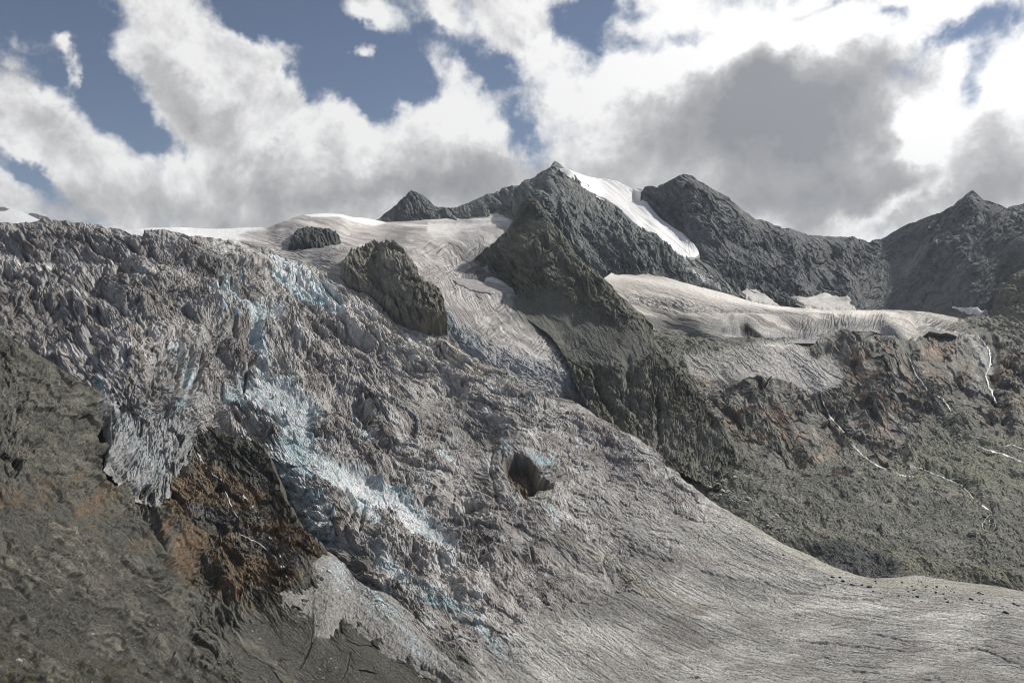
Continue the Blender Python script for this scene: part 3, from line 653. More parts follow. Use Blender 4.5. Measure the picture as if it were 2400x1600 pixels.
STREAM_BEDS = [[(1925, 935), (1945, 975), (1975, 1010), (2000, 1045), (2025, 1070), (2055, 1090), (2090, 1105), (2142, 1116)], [(2150, 1095), (2190, 1110), (2225, 1125), (2255, 1138), (2275, 1160), (2295, 1180), (2315, 1192), (2325, 1202), (2318, 1240)], [(2285, 1042), (2355, 1065), (2430, 1100)], [(2300, 795), (2318, 820), (2322, 850), (2310, 880), (2320, 910), (2335, 945)]]
def r_disp(px, py, P, m):
    wx = px + 14 * fbm(px / 50, py / 50, 3); wy = py + 14 * fbm(px / 50 + 20, py / 50, 3)
    ca, sa = math.cos(R(38)), math.sin(R(38)); al = wx * ca + wy * sa; ac = -wx * sa + wy * ca
    slab = region(px, py, slab_poly, 30, 30)
    ice2 = region(px, py, ice2_poly, 8, 8)
    rr = fba(ac / 34, al / 130, 6, .6, ridged=True)
    ch = fbm(px / 30, py / 18, 6, .6, ridged=True)
    rub = fbm(px / 9, py / 7, 4, .65)
    h = 14 * fbm(px / 120, py / 90, 3) + slab * (.3 + .85 * sstep(fbm(px / 75 + 61, py / 75, 4, .55), -.25, .25)) * (12 * rr + 15 * facets(ac / 30, al / 60, 1.8)[0] + 6 * facets(ac / 12, al / 22, 1.8)[0] + 3 * ch - 7 * cracks(ac, al / 3.5, 30, 1.8, 4) + 4 * fba(ac / 6, al / 18, 4, .6, ridged=True)) + (1 - slab) * (2.6 * rub + 6 * fbm(px / 36, py / 14, 5, .6) + 3 * fbm(px / 22, py / 9, 4, .6, ridged=True))
    c2, s2 = math.cos(R(17)), math.sin(R(17)); al2 = wx * c2 + wy * s2; ac2 = -wx * s2 + wy * c2
    h = h + (1 - slab) * (10 * fba(ac2 / 40, al2 / 190, 5, .5, ridged=True) + 6 * sstep(fbm(px / 70 + 31, py / 50, 3), 0, .4) * facets(ac2 / 22, al2 / 50, 1.8)[0] + 2.0 * facets(ac2 / 7, al2 / 12, 1.6)[0] + 9 * fbm(al2 / 90, ac2 / 45, 3) - 3 * cracks(ac2, al2 / 4, 24, 1.5, 3))
    h = h * (1 - .8 * ice2) + ice2 * (3 * fbm(px / 60, py / 30, 3) + 1.2 * fba(ac / 5, al / 50, 4) - 2.5 * cracks(ac, al / 9, 34, 1.4, 2) + 1.5 * fbm(px / 7, py / 5, 3, .7) + 7 * stroke(px, py, [(1860, 830), (1900, 870), (1940, 920)], 34))
    for ln in STREAM_BEDS: h = h - 5 * stroke(px + 4 * fbm(px / 14, py / 14, 3), py, ln, 12)
    # ridges of moraine and the domed slabs
    mr = stroke
    h = h + 14 * mr(px, py, [(1950, 810), (2010, 795), (2070, 830), (2080, 900), (2060, 950)], 70) + 14 * mr(px, py, [(1900, 1160), (2050, 1130), (2200, 1160), (2280, 1200)], 45) + 9 * mr(px, py, [(2000, 1040), (2150, 1080), (2300, 1130)], 30)
    h = h + 11 * mr(px, py, [(1800, 1270), (1950, 1280), (2080, 1320), (2250, 1345), (2400, 1375)], 30) + 8 * mr(px, py, [(1700, 1120), (1850, 1190), (2000, 1210), (2150, 1190)], 32) - 12 * mr(px, py, [(2130, 850), (2180, 960), (2220, 1010)], 22)
    h = h - 12 * mr(px, py, [(1920, 960), (1990, 1020), (2040, 1060)], 18) - 16 * mr(px, py, [(1800, 960), (1850, 1030), (1870, 1080)], 26) + 10 * mr(px, py, [(1730, 930), (1790, 1010), (1820, 1070)], 40) - 14 * mr(px, py, [(2325, 830), (2330, 920), (2360, 1010)], 22)
    h = h - 8 * mr(px, py, [(1760, 955), (1690, 870)], 14)
    return h, dict(slab=slab, ice2=ice2, al=al, ac=ac, rr=rr, rub=rub, al2=al2, ac2=ac2)
ice2_poly = [(1605, 830), (1700, 822), (1790, 800), (1875, 803), (1910, 838), (1960, 850), (1975, 890), (1950, 905), (1925, 932), (1880, 912), (1830, 890), (1770, 886), (1680, 888), (1620, 880)]
def r_col(px, py, Q, n, e):
    C = shape(px) + np.array((.185, .178, .155))
    w2 = fba(e['ac2'] / 20, e['al2'] / 120, 6, .62)
    C = mixc(C, (.29, .28, .235), sstep(w2, .02, .4) * (1 - .5 * e['slab'])); C = mixc(C, (.075, .076, .068), .9 * sstep(-w2, .05, .35) * (1 - e['slab']))
    g = fba(e['ac'] / 22, e['al'] / 70, 6, .64)
    C = mixc(C, (.40, .38, .33), .8 * sstep(g, .0, .35) * e['slab']); C = mixc(C, (.075, .077, .072), .7 * sstep(-g, .03, .35) * e['slab'])
    C = mixc(C, (.34, .24, .175), .75 * sstep(fbm(px / 60 + 7, py / 50, 5, .62), .02, .3) * e['slab'])
    scr = (1 - e['slab']) * sstep(fbm(px / 160 + 19, py / 60 + 4, 3), -.3, .1); C = mixc(C, (.125, .13, .105), .55 * scr)
    for ln in STREAM_BEDS: C = mixc(C, (.06, .06, .057), .75 * stroke(px + 4 * fbm(px / 14, py / 14, 3), py, ln, 13))
    C = mixc(C, (.30, .285, .245), .55 * region(px, py, [(1540, 880), (1700, 880), (1900, 900), (1950, 930), (1900, 1000), (1750, 960), (1640, 950)], 40, 50) * sstep(g, -.25, .2))
    C = mixc(C, (.30, .275, .23), .5 * region(px, py, [(2140, 860), (2330, 850), (2420, 950), (2300, 1000), (2200, 960)], 40, 50) * sstep(g, -.2, .2))
    C = mixc(C, (.27, .255, .21), .45 * region(px, py, [(1900, 1000), (2050, 1020), (2150, 1100), (2050, 1110), (1900, 1060)], 30, 40))
    C = mixc(C, (.045, .045, .042), .6 * cracks(e['ac'] + 600, e['al'] / 3, 26, 1.2, 3) * e['slab'])
    rough = fba(e['ac2'] / 3.5, e['al2'] / 6, 3, .8)
    C = mixc(C, (.33, .33, .28), .6 * sstep(rough, .2, .5) * (1 - e['slab']))
    yel = region(px, py, [(2050, 1100), (2200, 1040), (2480, 1020), (2480, 1150), (2330, 1160), (2300, 1190), (2200, 1150)], 30, 30)
    C = mixc(C, (.20, .20, .14), .55 * yel)
    C = mixc(C, (.25, .25, .22), .6 * stroke(px, py, [(1640, 1100), (1700, 1150), (1800, 1200), (1860, 1240)], 34) * sstep(rough, -.1, .25))
    C = mixc(C, (.065, .07, .07), .85 * region(px, py, [(1890, 1288), (1960, 1278), (2060, 1290), (2100, 1320), (2110, 1345), (2060, 1358), (1960, 1330)], 8, 10))
    C = mixc(C, (.19, .185, .135), .75 * region(px, py, [(2100, 1352), (2130, 1320), (2080, 1300), (2100, 1290), (2260, 1330), (2480, 1375), (2480, 1395), (2300, 1372), (2200, 1362)], 8, 10))
    C = mixc(C, (.185, .18, .14), .7 * stroke(px, py, [(1760, 1225), (1900, 1262), (2050, 1285), (2100, 1310)], 14) )
    i = e['ice2'] * (1 - .75 * region(px, py, [(1600, 815), (1790, 803), (1800, 850), (1700, 880), (1600, 880)], 14, 20) * sstep(rough, -.2, .1))
    C = mixc(C, (.40, .38, .36), i)
    C = mixc(C, (.62, .58, .5), region(px, py, [(1790, 808), (1872, 804), (1845, 816), (1800, 814)], 3, 3))
    wet = stroke(px, py, [(2240, 800), (2300, 810), (2310, 860), (2290, 900)], 40) * sstep(e['rr'] + .4 * rough, .25, .6)
    wet = np.maximum(wet, stroke(px, py, [(1985, 990), (2050, 1040), (2140, 1105)], 26) * sstep(fba(e['ac'] / 6, e['al'] / 22, 4), .12, .35))
    C = mixc(C, (.5, .5, .49), .8 * wet)  # glints on the wet slabs, painted as pale colour
    C = mixc(C, (.06, .045, .038), .9 * region(px, py, [(1940, 1125), (1955, 1112), (1985, 1110), (1995, 1120), (1980, 1135), (1955, 1138)], 3, 4))
    C *= (1 + .8 * fba(e['ac2'] / 5 + 30, e['al2'] / 9, 4, .8))[..., None]
    return np.clip(C, .015, .9)
o = curtain('moraine', R_top, R_bot, R_ctrl, r_disp, r_col, M_mor, step=2, back=60, taper=.6)
tag(o, kind='structure')

# snow patches at the foot of the cirque wall
# ------------------------------------------------------------------ main glacier with the icefall
iflow = [([(1100, 850), (1300, 940), (1446, 1010), (1600, 1130), (1760, 1230), (1940, 1325), (2150, 1360), (2400, 1395)], 0),
         ([(1000, 800), (1200, 930), (1400, 1040), (1560, 1180), (1720, 1290), (1900, 1390), (2100, 1420), (2400, 1445)], 70),
         ([(850, 720), (1000, 860), (1200, 1010), (1350, 1170), (1500, 1290), (1650, 1390), (1850, 1470), (2100, 1500), (2400, 1530)], 170),
         ([(700, 640), (800, 780), (950, 950), (1100, 1100), (1250, 1250), (1400, 1370), (1600, 1480), (1900, 1560), (2300, 1600)], 280),
         ([(560, 620), (650, 800), (750, 1000), (900, 1150), (1050, 1270), (1200, 1400), (1400, 1540), (1500, 1640)], 400),
         ([(300, 600), (450, 780), (560, 940), (650, 1060), (760, 1200), (880, 1330), (1000, 1450), (1150, 1600)], 550),
         ([(0, 600), (150, 760), (300, 900), (400, 1000), (420, 1150)], 750), ([(0, 760), (120, 840), (220, 930), (280, 1100)], 850)]
pts, sv, tv = flow_fields(iflow)
iS = coarse(RBF(pts, sv, .05), -620, 3220, 480, 1700); iT = coarse(RBF(pts, tv, .05), -620, 3220, 480, 1700)
I_top = [(-600, 545), (-300, 530), (-60, 529), (0, 529), (51, 529), (80, 524), (105, 520), (130, 524), (170, 531), (230, 532), (265, 534), (290, 543), (306, 550), (333, 556), (338, 551), (343, 548), (384, 547), (405, 551), (422, 556), (445, 564), (456, 560), (480, 562), (510, 562), (558, 568), (580, 578), (595, 588), (620, 596), (646, 604), (680, 614), (714, 626), (760, 640), (800, 657),
         (820, 682), (861, 696), (902, 733), (936, 762), (963, 776), (990, 788), (1045, 786), (1065, 800), (1100, 836), (1150, 862), (1200, 884), (1240, 905), (1280, 928), (1340, 942), (1378, 961), (1446, 1008), (1500, 1035), (1541, 1060), (1575, 1095), (1600, 1126), (1668, 1177), (1760, 1228), (1838, 1276), (1896, 1300), (1940, 1322), (2000, 1345),
         (2042, 1356), (2103, 1353), (2151, 1347), (2246, 1363), (2348, 1375), (2400, 1387), (2480, 1400), (2800, 1440), (3200, 1480)]
I_bot = [(-600, 800), (-60, 860), (130, 960), (215, 1000), (260, 1040), (360, 1050), (450, 1060), (520, 1120), (640, 1250), (700, 1400), (800, 1560), (900, 1650), (3200, 1650)]
I_ctrl = [(-60, 529, 2250), (105, 520, 2300), (265, 534, 2280), (384, 547, 2220), (510, 562, 2300), (620, 596, 2450), (714, 626, 2570), (800, 657, 2450), (861, 696, 2290), (936, 762, 2110), (990, 788, 2060), (1045, 786, 2080), (1100, 836, 1960), (1200, 884, 1900), (1280, 928, 1820), (1378, 961, 1790), (1446, 1008, 1660), (1541, 1060, 1530),
          (1600, 1126, 1390), (1760, 1228, 1170), (1896, 1300, 1030), (2042, 1356, 940), (2151, 1347, 950), (2400, 1387, 910), (2480, 1400, 890), (2800, 1440, 840), (3200, 1480, 770), (2850, 1650, 560), (3200, 1650, 520), (-600, 560, 1900), (-600, 860, 1150), (-300, 700, 1550),
          (0, 640, 1950), (0, 760, 1600), (-60, 860, 1480), (130, 1000, 1380), (150, 700, 1830), (300, 640, 1980), (300, 780, 1650), (200, 850, 1500), (450, 660, 2050), (450, 760, 1780), (450, 880, 1560), (300, 920, 1340), (270, 1020, 1280), (350, 1050, 1300), (430, 1050, 1340), (420, 960, 1400),
          (600, 680, 2150), (600, 800, 1850), (600, 900, 1640), (550, 980, 1520), (620, 1040, 1400), (700, 1000, 1460), (660, 1100, 1320), (700, 1180, 1220), (760, 1260, 1110), (520, 1100, 1450), (640, 1250, 1300), (700, 1400, 1150),
          (750, 760, 2080), (800, 900, 1780), (900, 850, 1930), (950, 980, 1590), (850, 1100, 1350), (1050, 900, 1850), (1100, 1000, 1640), (1100, 1100, 1390), (1240, 1110, 1330), (1300, 1000, 1640), (1350, 1120, 1370), (1450, 1120, 1390), (950, 1200, 1190), (850, 1250, 1090), (850, 1350, 990), (1000, 1320, 1030), (1100, 1220, 1180),
          (1250, 1250, 1120), (1400, 1230, 1150), (1550, 1250, 1110), (950, 1450, 860), (1100, 1400, 900), (1250, 1380, 920), (1450, 1360, 950), (1650, 1330, 985), (1800, 1400, 885), (2000, 1430, 845), (2200, 1430, 845), (2400, 1480, 775), (1000, 1550, 740), (1200, 1500, 770), (1400, 1500, 765), (1600, 1500, 765), (1800, 1520, 745), (2100, 1560, 705), (2400, 1600, 665), (2480, 1650, 620),
          (1200, 1620, 660), (1500, 1640, 645), (1900, 1650, 635), (900, 1650, 640), (800, 1560, 800)]
BLUE = [([(640, 605), (665, 640), (700, 668), (745, 690), (800, 740)], [18, 40, 45, 40, 20], 1.0), ([(500, 690), (540, 725), (600, 745), (640, 755)], [18, 30, 34, 24], .8), ([(530, 640), (545, 690)], 18, .7),
        ([(590, 760), (600, 820), (620, 880), (600, 930)], [26, 22, 26, 45], .8), ([(400, 830), (440, 880), (430, 930), (390, 1000)], 26, .55),
        ([(540, 930), (640, 930), (700, 980), (690, 1060)], [30, 60, 60, 50], 1.0), ([(690, 1000), (700, 1070), (770, 1110), (850, 1150), (930, 1190), (1000, 1250), (1060, 1290)], [50, 60, 45, 45, 45, 40, 22], 1.0),
        ([(650, 1060), (670, 1130), (740, 1200), (770, 1290)], [40, 50, 40, 30], .8), ([(820, 1160), (880, 1230)], 30, .6), ([(240, 890), (270, 1000), (320, 1090), (390, 1110)], [20, 40, 50, 40], .45),
        ([(1030, 1070), (1070, 1092)], 12, .9), ([(1180, 1040), (1200, 1090), (1240, 1160)], [20, 18, 12], .6), ([(1230, 1060), (1290, 1090)], [12, 16], .6), ([(830, 1000), (850, 1030)], 26, .5),
        ([(1280, 1180), (1300, 1230)], [16, 12], .6), ([(880, 1300), (960, 1380), (1100, 1440), (1180, 1540), (1250, 1600)], [30, 30, 24, 30, 40], .55), ([(1190, 1490), (1350, 1560)], [26, 30], .4)]
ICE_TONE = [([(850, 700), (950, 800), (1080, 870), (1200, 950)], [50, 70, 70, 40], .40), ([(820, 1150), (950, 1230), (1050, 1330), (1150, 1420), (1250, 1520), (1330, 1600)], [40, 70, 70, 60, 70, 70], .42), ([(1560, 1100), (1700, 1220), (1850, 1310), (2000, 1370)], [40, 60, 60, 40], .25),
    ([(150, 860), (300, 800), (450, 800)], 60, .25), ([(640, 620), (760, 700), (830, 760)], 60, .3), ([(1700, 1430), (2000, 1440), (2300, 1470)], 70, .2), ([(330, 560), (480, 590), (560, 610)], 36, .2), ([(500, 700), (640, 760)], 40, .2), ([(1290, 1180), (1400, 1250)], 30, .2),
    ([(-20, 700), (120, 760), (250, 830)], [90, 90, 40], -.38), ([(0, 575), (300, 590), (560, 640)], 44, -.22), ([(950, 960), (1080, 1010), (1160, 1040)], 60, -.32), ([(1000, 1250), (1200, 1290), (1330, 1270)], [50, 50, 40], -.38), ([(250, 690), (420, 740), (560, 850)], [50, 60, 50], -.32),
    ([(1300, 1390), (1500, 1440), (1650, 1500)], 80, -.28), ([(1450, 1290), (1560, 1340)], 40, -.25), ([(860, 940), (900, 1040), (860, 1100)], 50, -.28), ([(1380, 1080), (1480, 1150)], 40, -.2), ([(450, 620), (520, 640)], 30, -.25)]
def ice_tone(px, py):  # broad sunlit and dark bands of the ice, painted into its colour
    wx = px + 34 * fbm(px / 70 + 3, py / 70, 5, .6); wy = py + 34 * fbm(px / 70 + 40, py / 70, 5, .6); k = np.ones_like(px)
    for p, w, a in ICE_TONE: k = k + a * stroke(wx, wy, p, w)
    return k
def i_masks(px, py):
    s = iS(px, py); t = iT(px, py)
    wx = px + 9 * fbm(px / 35, py / 35, 4); wy = py + 9 * fbm(px / 35 + 50, py / 35, 4)
    blue = np.zeros_like(px)
    for p, w, k in BLUE: blue = np.maximum(blue, k * stroke(wx, wy, p, np.array(w) * 1.2))
    # how broken the ice is: 1 in the fall, 0 on the smooth tongue
    bro = 1 - sstep(.62 * px + py + 60 * fbm(px / 120, py / 120, 3), 1930, 2380) * .9
    bro = np.maximum(bro * (1 - .55 * region(px, py, [(900, 880), (1150, 960), (1500, 1110), (1600, 1260), (1300, 1330), (1100, 1180)], 60)), .07)
    return s, t, blue, bro
ICE_FOLDS = [([(60, 700), (200, 740), (330, 720)], 40, 18), ([(330, 640), (420, 700), (560, 760), (640, 800)], 40, 22), ([(350, 735), (500, 722), (600, 760)], 34, 16), ([(130, 860), (220, 800), (350, 790), (450, 805)], 34, 20),
    ([(650, 740), (720, 820), (800, 900), (900, 960)], 46, 26), ([(800, 740), (900, 820), (1000, 870), (1100, 920), (1250, 965)], 34, 20), ([(690, 930), (750, 990), (820, 1060), (900, 1090)], 40, 22), ([(900, 965), (1000, 985), (1100, 960), (1200, 990)], 34, 18),
    ([(780, 1250), (900, 1270), (1050, 1330), (1150, 1420)], 40, 20), ([(880, 1160), (1000, 1165), (1080, 1230), (1160, 1310)], 40, 20), ([(1130, 1180), (1200, 1270), (1300, 1330)], 34, 18), ([(1300, 1160), (1400, 1210), (1500, 1290), (1600, 1330)], 38, 16), ([(1000, 1335), (1200, 1315), (1330, 1290)], 26, 14),
    ([(0, 610), (150, 625), (330, 610), (480, 640), (600, 650)], 30, -18), ([(230, 700), (330, 770), (240, 770)], 34, -16), ([(585, 760), (590, 850), (640, 940)], 34, -20), ([(690, 880), (780, 960), (850, 980)], 28, -16), ([(1000, 1060), (1100, 1020), (1160, 1040)], 34, -16), ([(1080, 1180), (1120, 1290)], 24, -14), ([(1300, 1240), (1420, 1290)], 26, -14),
    ([(850, 1010), (900, 1060), (1000, 1100)], 30, -14), ([(880, 1330), (1000, 1400), (1080, 1470)], 30, -14), ([(500, 800), (520, 860), (500, 930)], 26, -12), ([(700, 720), (760, 780), (860, 830)], 24, -12)]
def cave_m(px, py): return region(px, py, [(1178, 1098), (1184, 1082), (1208, 1070), (1238, 1074), (1258, 1092), (1276, 1125), (1291, 1140), (1292, 1158), (1262, 1150), (1246, 1160), (1230, 1168), (1196, 1134)], 2, 0)
def i_disp(px, py, P, m):
    s, t, blue, bro = i_masks(px, py)
    wu = s + 18 * fbm(px / 60, py / 60, 5, .55); wt = t + 20 * fbm(px / 60 + 8, py / 60, 4)
    rgh = sstep(fbm(px / 110 + 31, py / 90, 4, .55), -.3, .35)     # calm dirty slopes against chaotic seracs
    fold = fba(wu / 75, wt / 260, 3, .5, ridged=True)
    st1 = fba(wu / 13, wt / 75, 6, .66, ridged=True)               # blades along the flow
    cr1 = fba(wt / 24 + .4 * fold, wu / 90, 6, .62, ridged=True)   # crevasses across it
    # a second set running up to the right, strong on the left flank
    d1, d2 = px * .80 - py * .6, px * .6 + py * .80
    st2 = fba((d2 + 22 * fbm(px / 55 + 4, py / 55, 4)) / 16, d1 / 80, 6, .64, ridged=True) * region(px, py, [(-60, 560), (500, 560), (700, 760), (560, 900), (300, 900), (-60, 820)], 90, 40)
    cel = fbm(px / 18, py / 15, 5, .66, ridged=True)               # broken blocks
    big = fbm(px / 120, py / 85, 3); bigr = fbm(px / 150 + 5, py / 100, 4, .5, ridged=True)
    mixn = sstep(fbm(px / 130 + 3, py / 100 + 6, 2), -.25, .3)
    lng = fba(s / 10, t / 150, 6, .66, ridged=True)                # long flow lines
    rg2 = sstep(fbm(px / 70 + 91, py / 60, 4, .55), -.2, .35)
    f1, e1 = facets(wu / 34, wt / 58, 1.8); f2, e2 = facets(wu / 14 + 5, wt / 21, 1.8); f3, e3 = facets(wu / 7 + 5, wt / 9, 1.6)
    blocks = (13 * f1 + 8 * f2 * rg2 - 3 * e1 + 3.5 * f3) * (.45 + .75 * rgh)
    rough_h = blocks + (.25 + .7 * rgh) * (1.15 - .6 * rg2) * (6.5 * st1 * (.4 + .6 * mixn) + 5.5 * cr1 * (1 - .6 * mixn) + 2.6 * cel) + 6 * st2 + 13 * fold + 13 * big + 11 * bigr + 4 * lng + 1.6 * fbm(px / 6, py / 6, 3, .7)
    rough_h = rough_h - (.4 + .6 * rgh) * (6 * cracks(wu, wt / 6, 26, 1.5, 4) + 5 * cracks(wu / 3.5 + 400, wt, 24, 1.4, 3) * mixn)
    rough_h = rough_h - 15 * cracks(wu / 1.6 + 70, wt / 3.2, 74, 3.2, 2) * sstep(fbm(px / 90 + 15, py / 80 + 9, 3), -.12, .2) - 13 * cracks(wu / 3.2 + 30, wt / 1.3 + 8, 60, 2.8, 2) * sstep(fbm(px / 90 + 55, py / 80 + 9, 3), -.05, .25)
    for ln, w, k in ICE_FOLDS: rough_h = rough_h + .75 * k * stroke(px + 18 * fbm(px / 60, py / 60, 3), py + 14 * fbm(px / 60 + 5, py / 60, 3), ln, w)
    calm_h = 2.2 * f2 * sstep(bro, .07, .3) + 1.0 * lng + .8 * fba(s / 6, t / 50, 5, .6) - 2.0 * cracks(s, t / 12, 26, 1.0, 2) + 2.4 * f3 * .4 + 1.0 * fbm(px / 8, py / 6, 4, .7) + 5 * fbm(s / 70, t / 140, 3) + 1.2 * fbm(px / 12, py / 9, 4, .6)
    deb = sstep(blue, .35, .8) * region(px, py, [(560, 905), (680, 900), (760, 1010), (1090, 1290), (1000, 1310), (850, 1190), (680, 1110), (640, 1020)], 20, 12)
    h = lerp(calm_h, rough_h, bro)
    h = lerp(h, 13 * big + 3.0 * cel + 2.0 * fbm(px / 9, py / 9, 4, .65), .75 * deb)
    # crest wall of seracs along the left skyline
    crest = stroke(px, py, [(0, 545), (105, 540), (265, 552), (400, 570), (520, 585), (620, 620)], 45)
    h = h + crest * 6 * fba(px / 11, py / 50, 4, .55, ridged=True)
    # long open crevasses above the left tongue
    for ln, w, d_ in (([(415, 828), (412, 880), (395, 930), (383, 985)], 9, 26), ([(440, 830), (436, 880), (418, 930)], 8, 22), ([(468, 835), (462, 880), (440, 930), (430, 960)], 8, 22), ([(580, 870), (568, 930)], 6, 16), ([(1155, 1050), (1150, 1110), (1170, 1190)], 6, 6), ([(1178, 1055), (1176, 1090)], 5, 6),
                      ([(952, 1120), (962, 1160)], 7, 14), ([(1240, 1290), (1250, 1320)], 7, 14), ([(540, 650), (545, 700)], 12, 24), ([(515, 670), (512, 700)], 9, 16), ([(810, 1150), (830, 1200), (815, 1260), (840, 1300)], 9, 16), ([(850, 1200), (845, 1260)], 8, 14)):
        h = h - d_ * stroke(px + 3 * fbm(px / 14, py / 14, 2), py, ln, w)
    # cave in the ice: hollow with a rim
    cx, cy = px - 1243, py - 1118; rr = np.hypot(cx * .8 + cy * -.35, cy * .75 + cx * .25)
    rim = np.exp(-((rr - 62) / 20) ** 2); h = h + 7 * rim * (1 + .8 * fbm(px / 12, py / 12, 4, .6)) - 14 * np.exp(-(rr / 38) ** 2)
    h = h - 42 * cave_m(px, py) + 9 * cave_m(px, py) * fbm(px / 12, py / 12, 5, .65)
    # shallow hollows of the melted bowls
    h = h - 14 * stroke(px, py, [(960, 1010), (1060, 1040), (1140, 1030)], 50) + 9 * stroke(px, py, [(1100, 940), (1200, 1000), (1300, 1010)], 40) - 12 * stroke(px, py, [(1300, 1300), (1450, 1370)], 40) + 8 * stroke(px, py, [(1490, 1220), (1640, 1330), (1800, 1380)], 60)
    # the boulder-free tongue carries a few narrow meltwater cuts
    for ln in ([(2020, 1480), (2120, 1500), (2240, 1510), (2320, 1530), (2400, 1560)], [(1860, 1500), (2000, 1515), (2120, 1525), (2300, 1525)], [(1640, 1345), (1740, 1370), (1860, 1390), (2000, 1405), (2060, 1410)], [(2000, 1570), (2160, 1590), (2260, 1600)]):
        h = h - 4.5 * stroke(px + 6 * fbm(px / 30, py / 30, 2), py + 4 * fbm(px / 30, py / 30 + 5, 3), ln, 3.6)
    ex = dict(s=s, t=t, blue=blue, bro=bro, deb=deb, wu=wu, wt=wt, cel=cel, st=st1, rgh=rgh, rec=np.clip(.9 * e2 * sstep(-f2, -.1, .3) + .8 * sstep(-f1, .1, .5), 0, 1))
    return h, ex
def i_col(px, py, Q, n, e):
    s, t, blue, bro = e['s'], e['t'], e['blue'], e['bro']
    C = shape(px) + np.array((.41, .39, .368))                     # thin grit on ice
    g1 = fba(e['wu'] / 14, e['wt'] / 60, 6, .62); g2 = fbm(px / 34, py / 28, 6, .62); g3 = fba(s / 22, t / 240, 6, .62)
    C = mixc(C, (.58, .575, .56), .9 * sstep(g2 + .6 * g1 + .6 * g3 + .1 * e['rgh'], .10, .5))
    C = mixc(C, (.235, .212, .197), .7 * sstep(fbm(px / 100 + 77, py / 60 + 5, 5, .6) + .5 * g3, -.02, .35))
    C = mixc(C, (.18, .155, .14), .85 * sstep(-g1 - .3 * g2, .0, .32) * (.4 + .6 * bro))      # brown grit lines
    C = mixc(C, (.19, .17, .155), .6 * sstep(-g3, .08, .35))
    C = mixc(C, (.085, .07, .06), .75 * cracks(e['wu'] + 900, e['wt'] / 5, 24, 1.3, 3) * sstep(fbm(px / 50 + 60, py / 50, 3), -.2, .2))
    # bare walls of broken ice (steep, facing out) are clean and bluish
    steep = sstep(1 - np.abs(n[..., 2]), .35, .8) * bro
    C = mixc(C, (.46, .50, .50), .4 * steep * sstep(fbm(px / 60, py / 60 + 9, 3), -.15, .3))
    C = mixc(C, (.60, .64, .64), .8 * sstep(blue + .9 * g2 + .3 * g1, .22, .8))
    C = mixc(C, (.34, .50, .54), .8 * sstep(blue, .1, .6) * np.maximum(sstep(fbm(px / 16, py / 24, 5, .6), .05, .3) * .7, e['rec']))
    C = mixc(C, (.60, .615, .61), .5 * e['deb'] * sstep(g1 + g2, -.25, .2))
    C = mixc(C, (.2, .17, .155), .75 * sstep(blue, .1, .6) * sstep(fbm(px / 10, py / 12 + 4, 4, .65), .18, .4))
    # buff sunlight on the upper right flank, painted into the ice colour
    sunlit_buff = region(px, py, [(850, 720), (1045, 790), (1250, 920), (1180, 960), (1000, 930), (900, 850), (800, 760)], 30, 30)
    C = mixc(C, (.52, .48, .41), .6 * sunlit_buff * sstep(g1, -.2, .2))
    grn = stroke(px, py, [(1060, 805), (1130, 850), (1220, 905), (1290, 930)], [10, 16, 20, 14]) * sstep(fbm(px / 14, py / 10, 4, .6), -.1, .15)
    C = mixc(C, (.15, .15, .10), .85 * grn)
    # smooth tongue
    ton = 1 - sstep(bro, .1, .5)
    f1 = fba(s / 5, t / 150, 5, .66); f2 = fbm(s / 60, t / 160, 4)
    T = shape(px) + np.array((.37, .36, .335)); T = mixc(T, (.54, .52, .48), sstep(f2, -.1, .35)); T = mixc(T, (.25, .24, .225), .6 * sstep(-f2, .05, .5))
    T = mixc(T, (.30, .275, .255), .6 * sstep(fbm(px / 120 + 5, py / 50 + 9, 5, .6), .0, .3)); T = T * (1 + .38 * f1 - .4 * cracks(s, t / 14, 16, 1.0, 3))[..., None]
    T = mixc(T, (.36, .345, .27), .6 * stroke(px, py, [(1600, 1130), (1760, 1235), (1900, 1315), (2050, 1365), (2200, 1370), (2400, 1395)], [14, 14, 22, 26, 26, 16]))
    T = mixc(T, (.24, .22, .16), .6 * stroke(px, py, [(1310, 1262), (1420, 1320), (1520, 1385), (1640, 1430)], [14, 22, 22, 16]))
    C = lerp(C, T, ton[..., None])
    C = mixc(C, (.34, .33, .26), .7 * stroke(px, py, [(1305, 1255), (1370, 1290), (1450, 1330), (1540, 1385)], [5, 18, 16, 6]))   # silt tongue
    C = mixc(C, (.36, .37, .375), .6 * region(px, py, [(240, 1000), (330, 980), (450, 990), (450, 1060), (400, 1150), (370, 1180), (290, 1140)], 16, 12))
    C = mixc(C, (.42, .41, .35), .85 * region(px, py, [(1238, 1165), (1260, 1148), (1290, 1160), (1296, 1195), (1290, 1200), (1250, 1180)], 4, 4))
    # grit near the cliffs below the tongue
    C = mixc(C, (.10, .10, .085), .8 * region(px, py, [(805, 1322), (830, 1300), (870, 1300), (880, 1335), (860, 1370), (820, 1345)], 6, 8))
    C = mixc(C, (.115, .12, .10), .85 * region(px, py, [(1005, 1508), (1060, 1508), (1100, 1540), (1120, 1600), (1080, 1600), (1030, 1540)], 8, 6))
    C = mixc(C, (.15, .12, .08), np.minimum(1, 1.3 * cave_m(px, py))); C = mixc(C, (.012, .012, .012), stroke(px, py, [(1255, 1115), (1275, 1135), (1288, 1152)], 13))  # brown cave rock; the near-black stroke paints the shade inside
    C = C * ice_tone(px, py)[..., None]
    apron = stroke(px + 9 * fbm(px / 20, py / 20, 4), py + 9 * fbm(px / 20 + 8, py / 20, 4), [(800, 650), (850, 695), (902, 735), (936, 764), (990, 795), (1050, 785)], 20) * sstep(fbm(px / 10, py / 8, 4, .7), -.25, .1)
    C = mixc(C, (.20, .19, .165), .8 * apron)
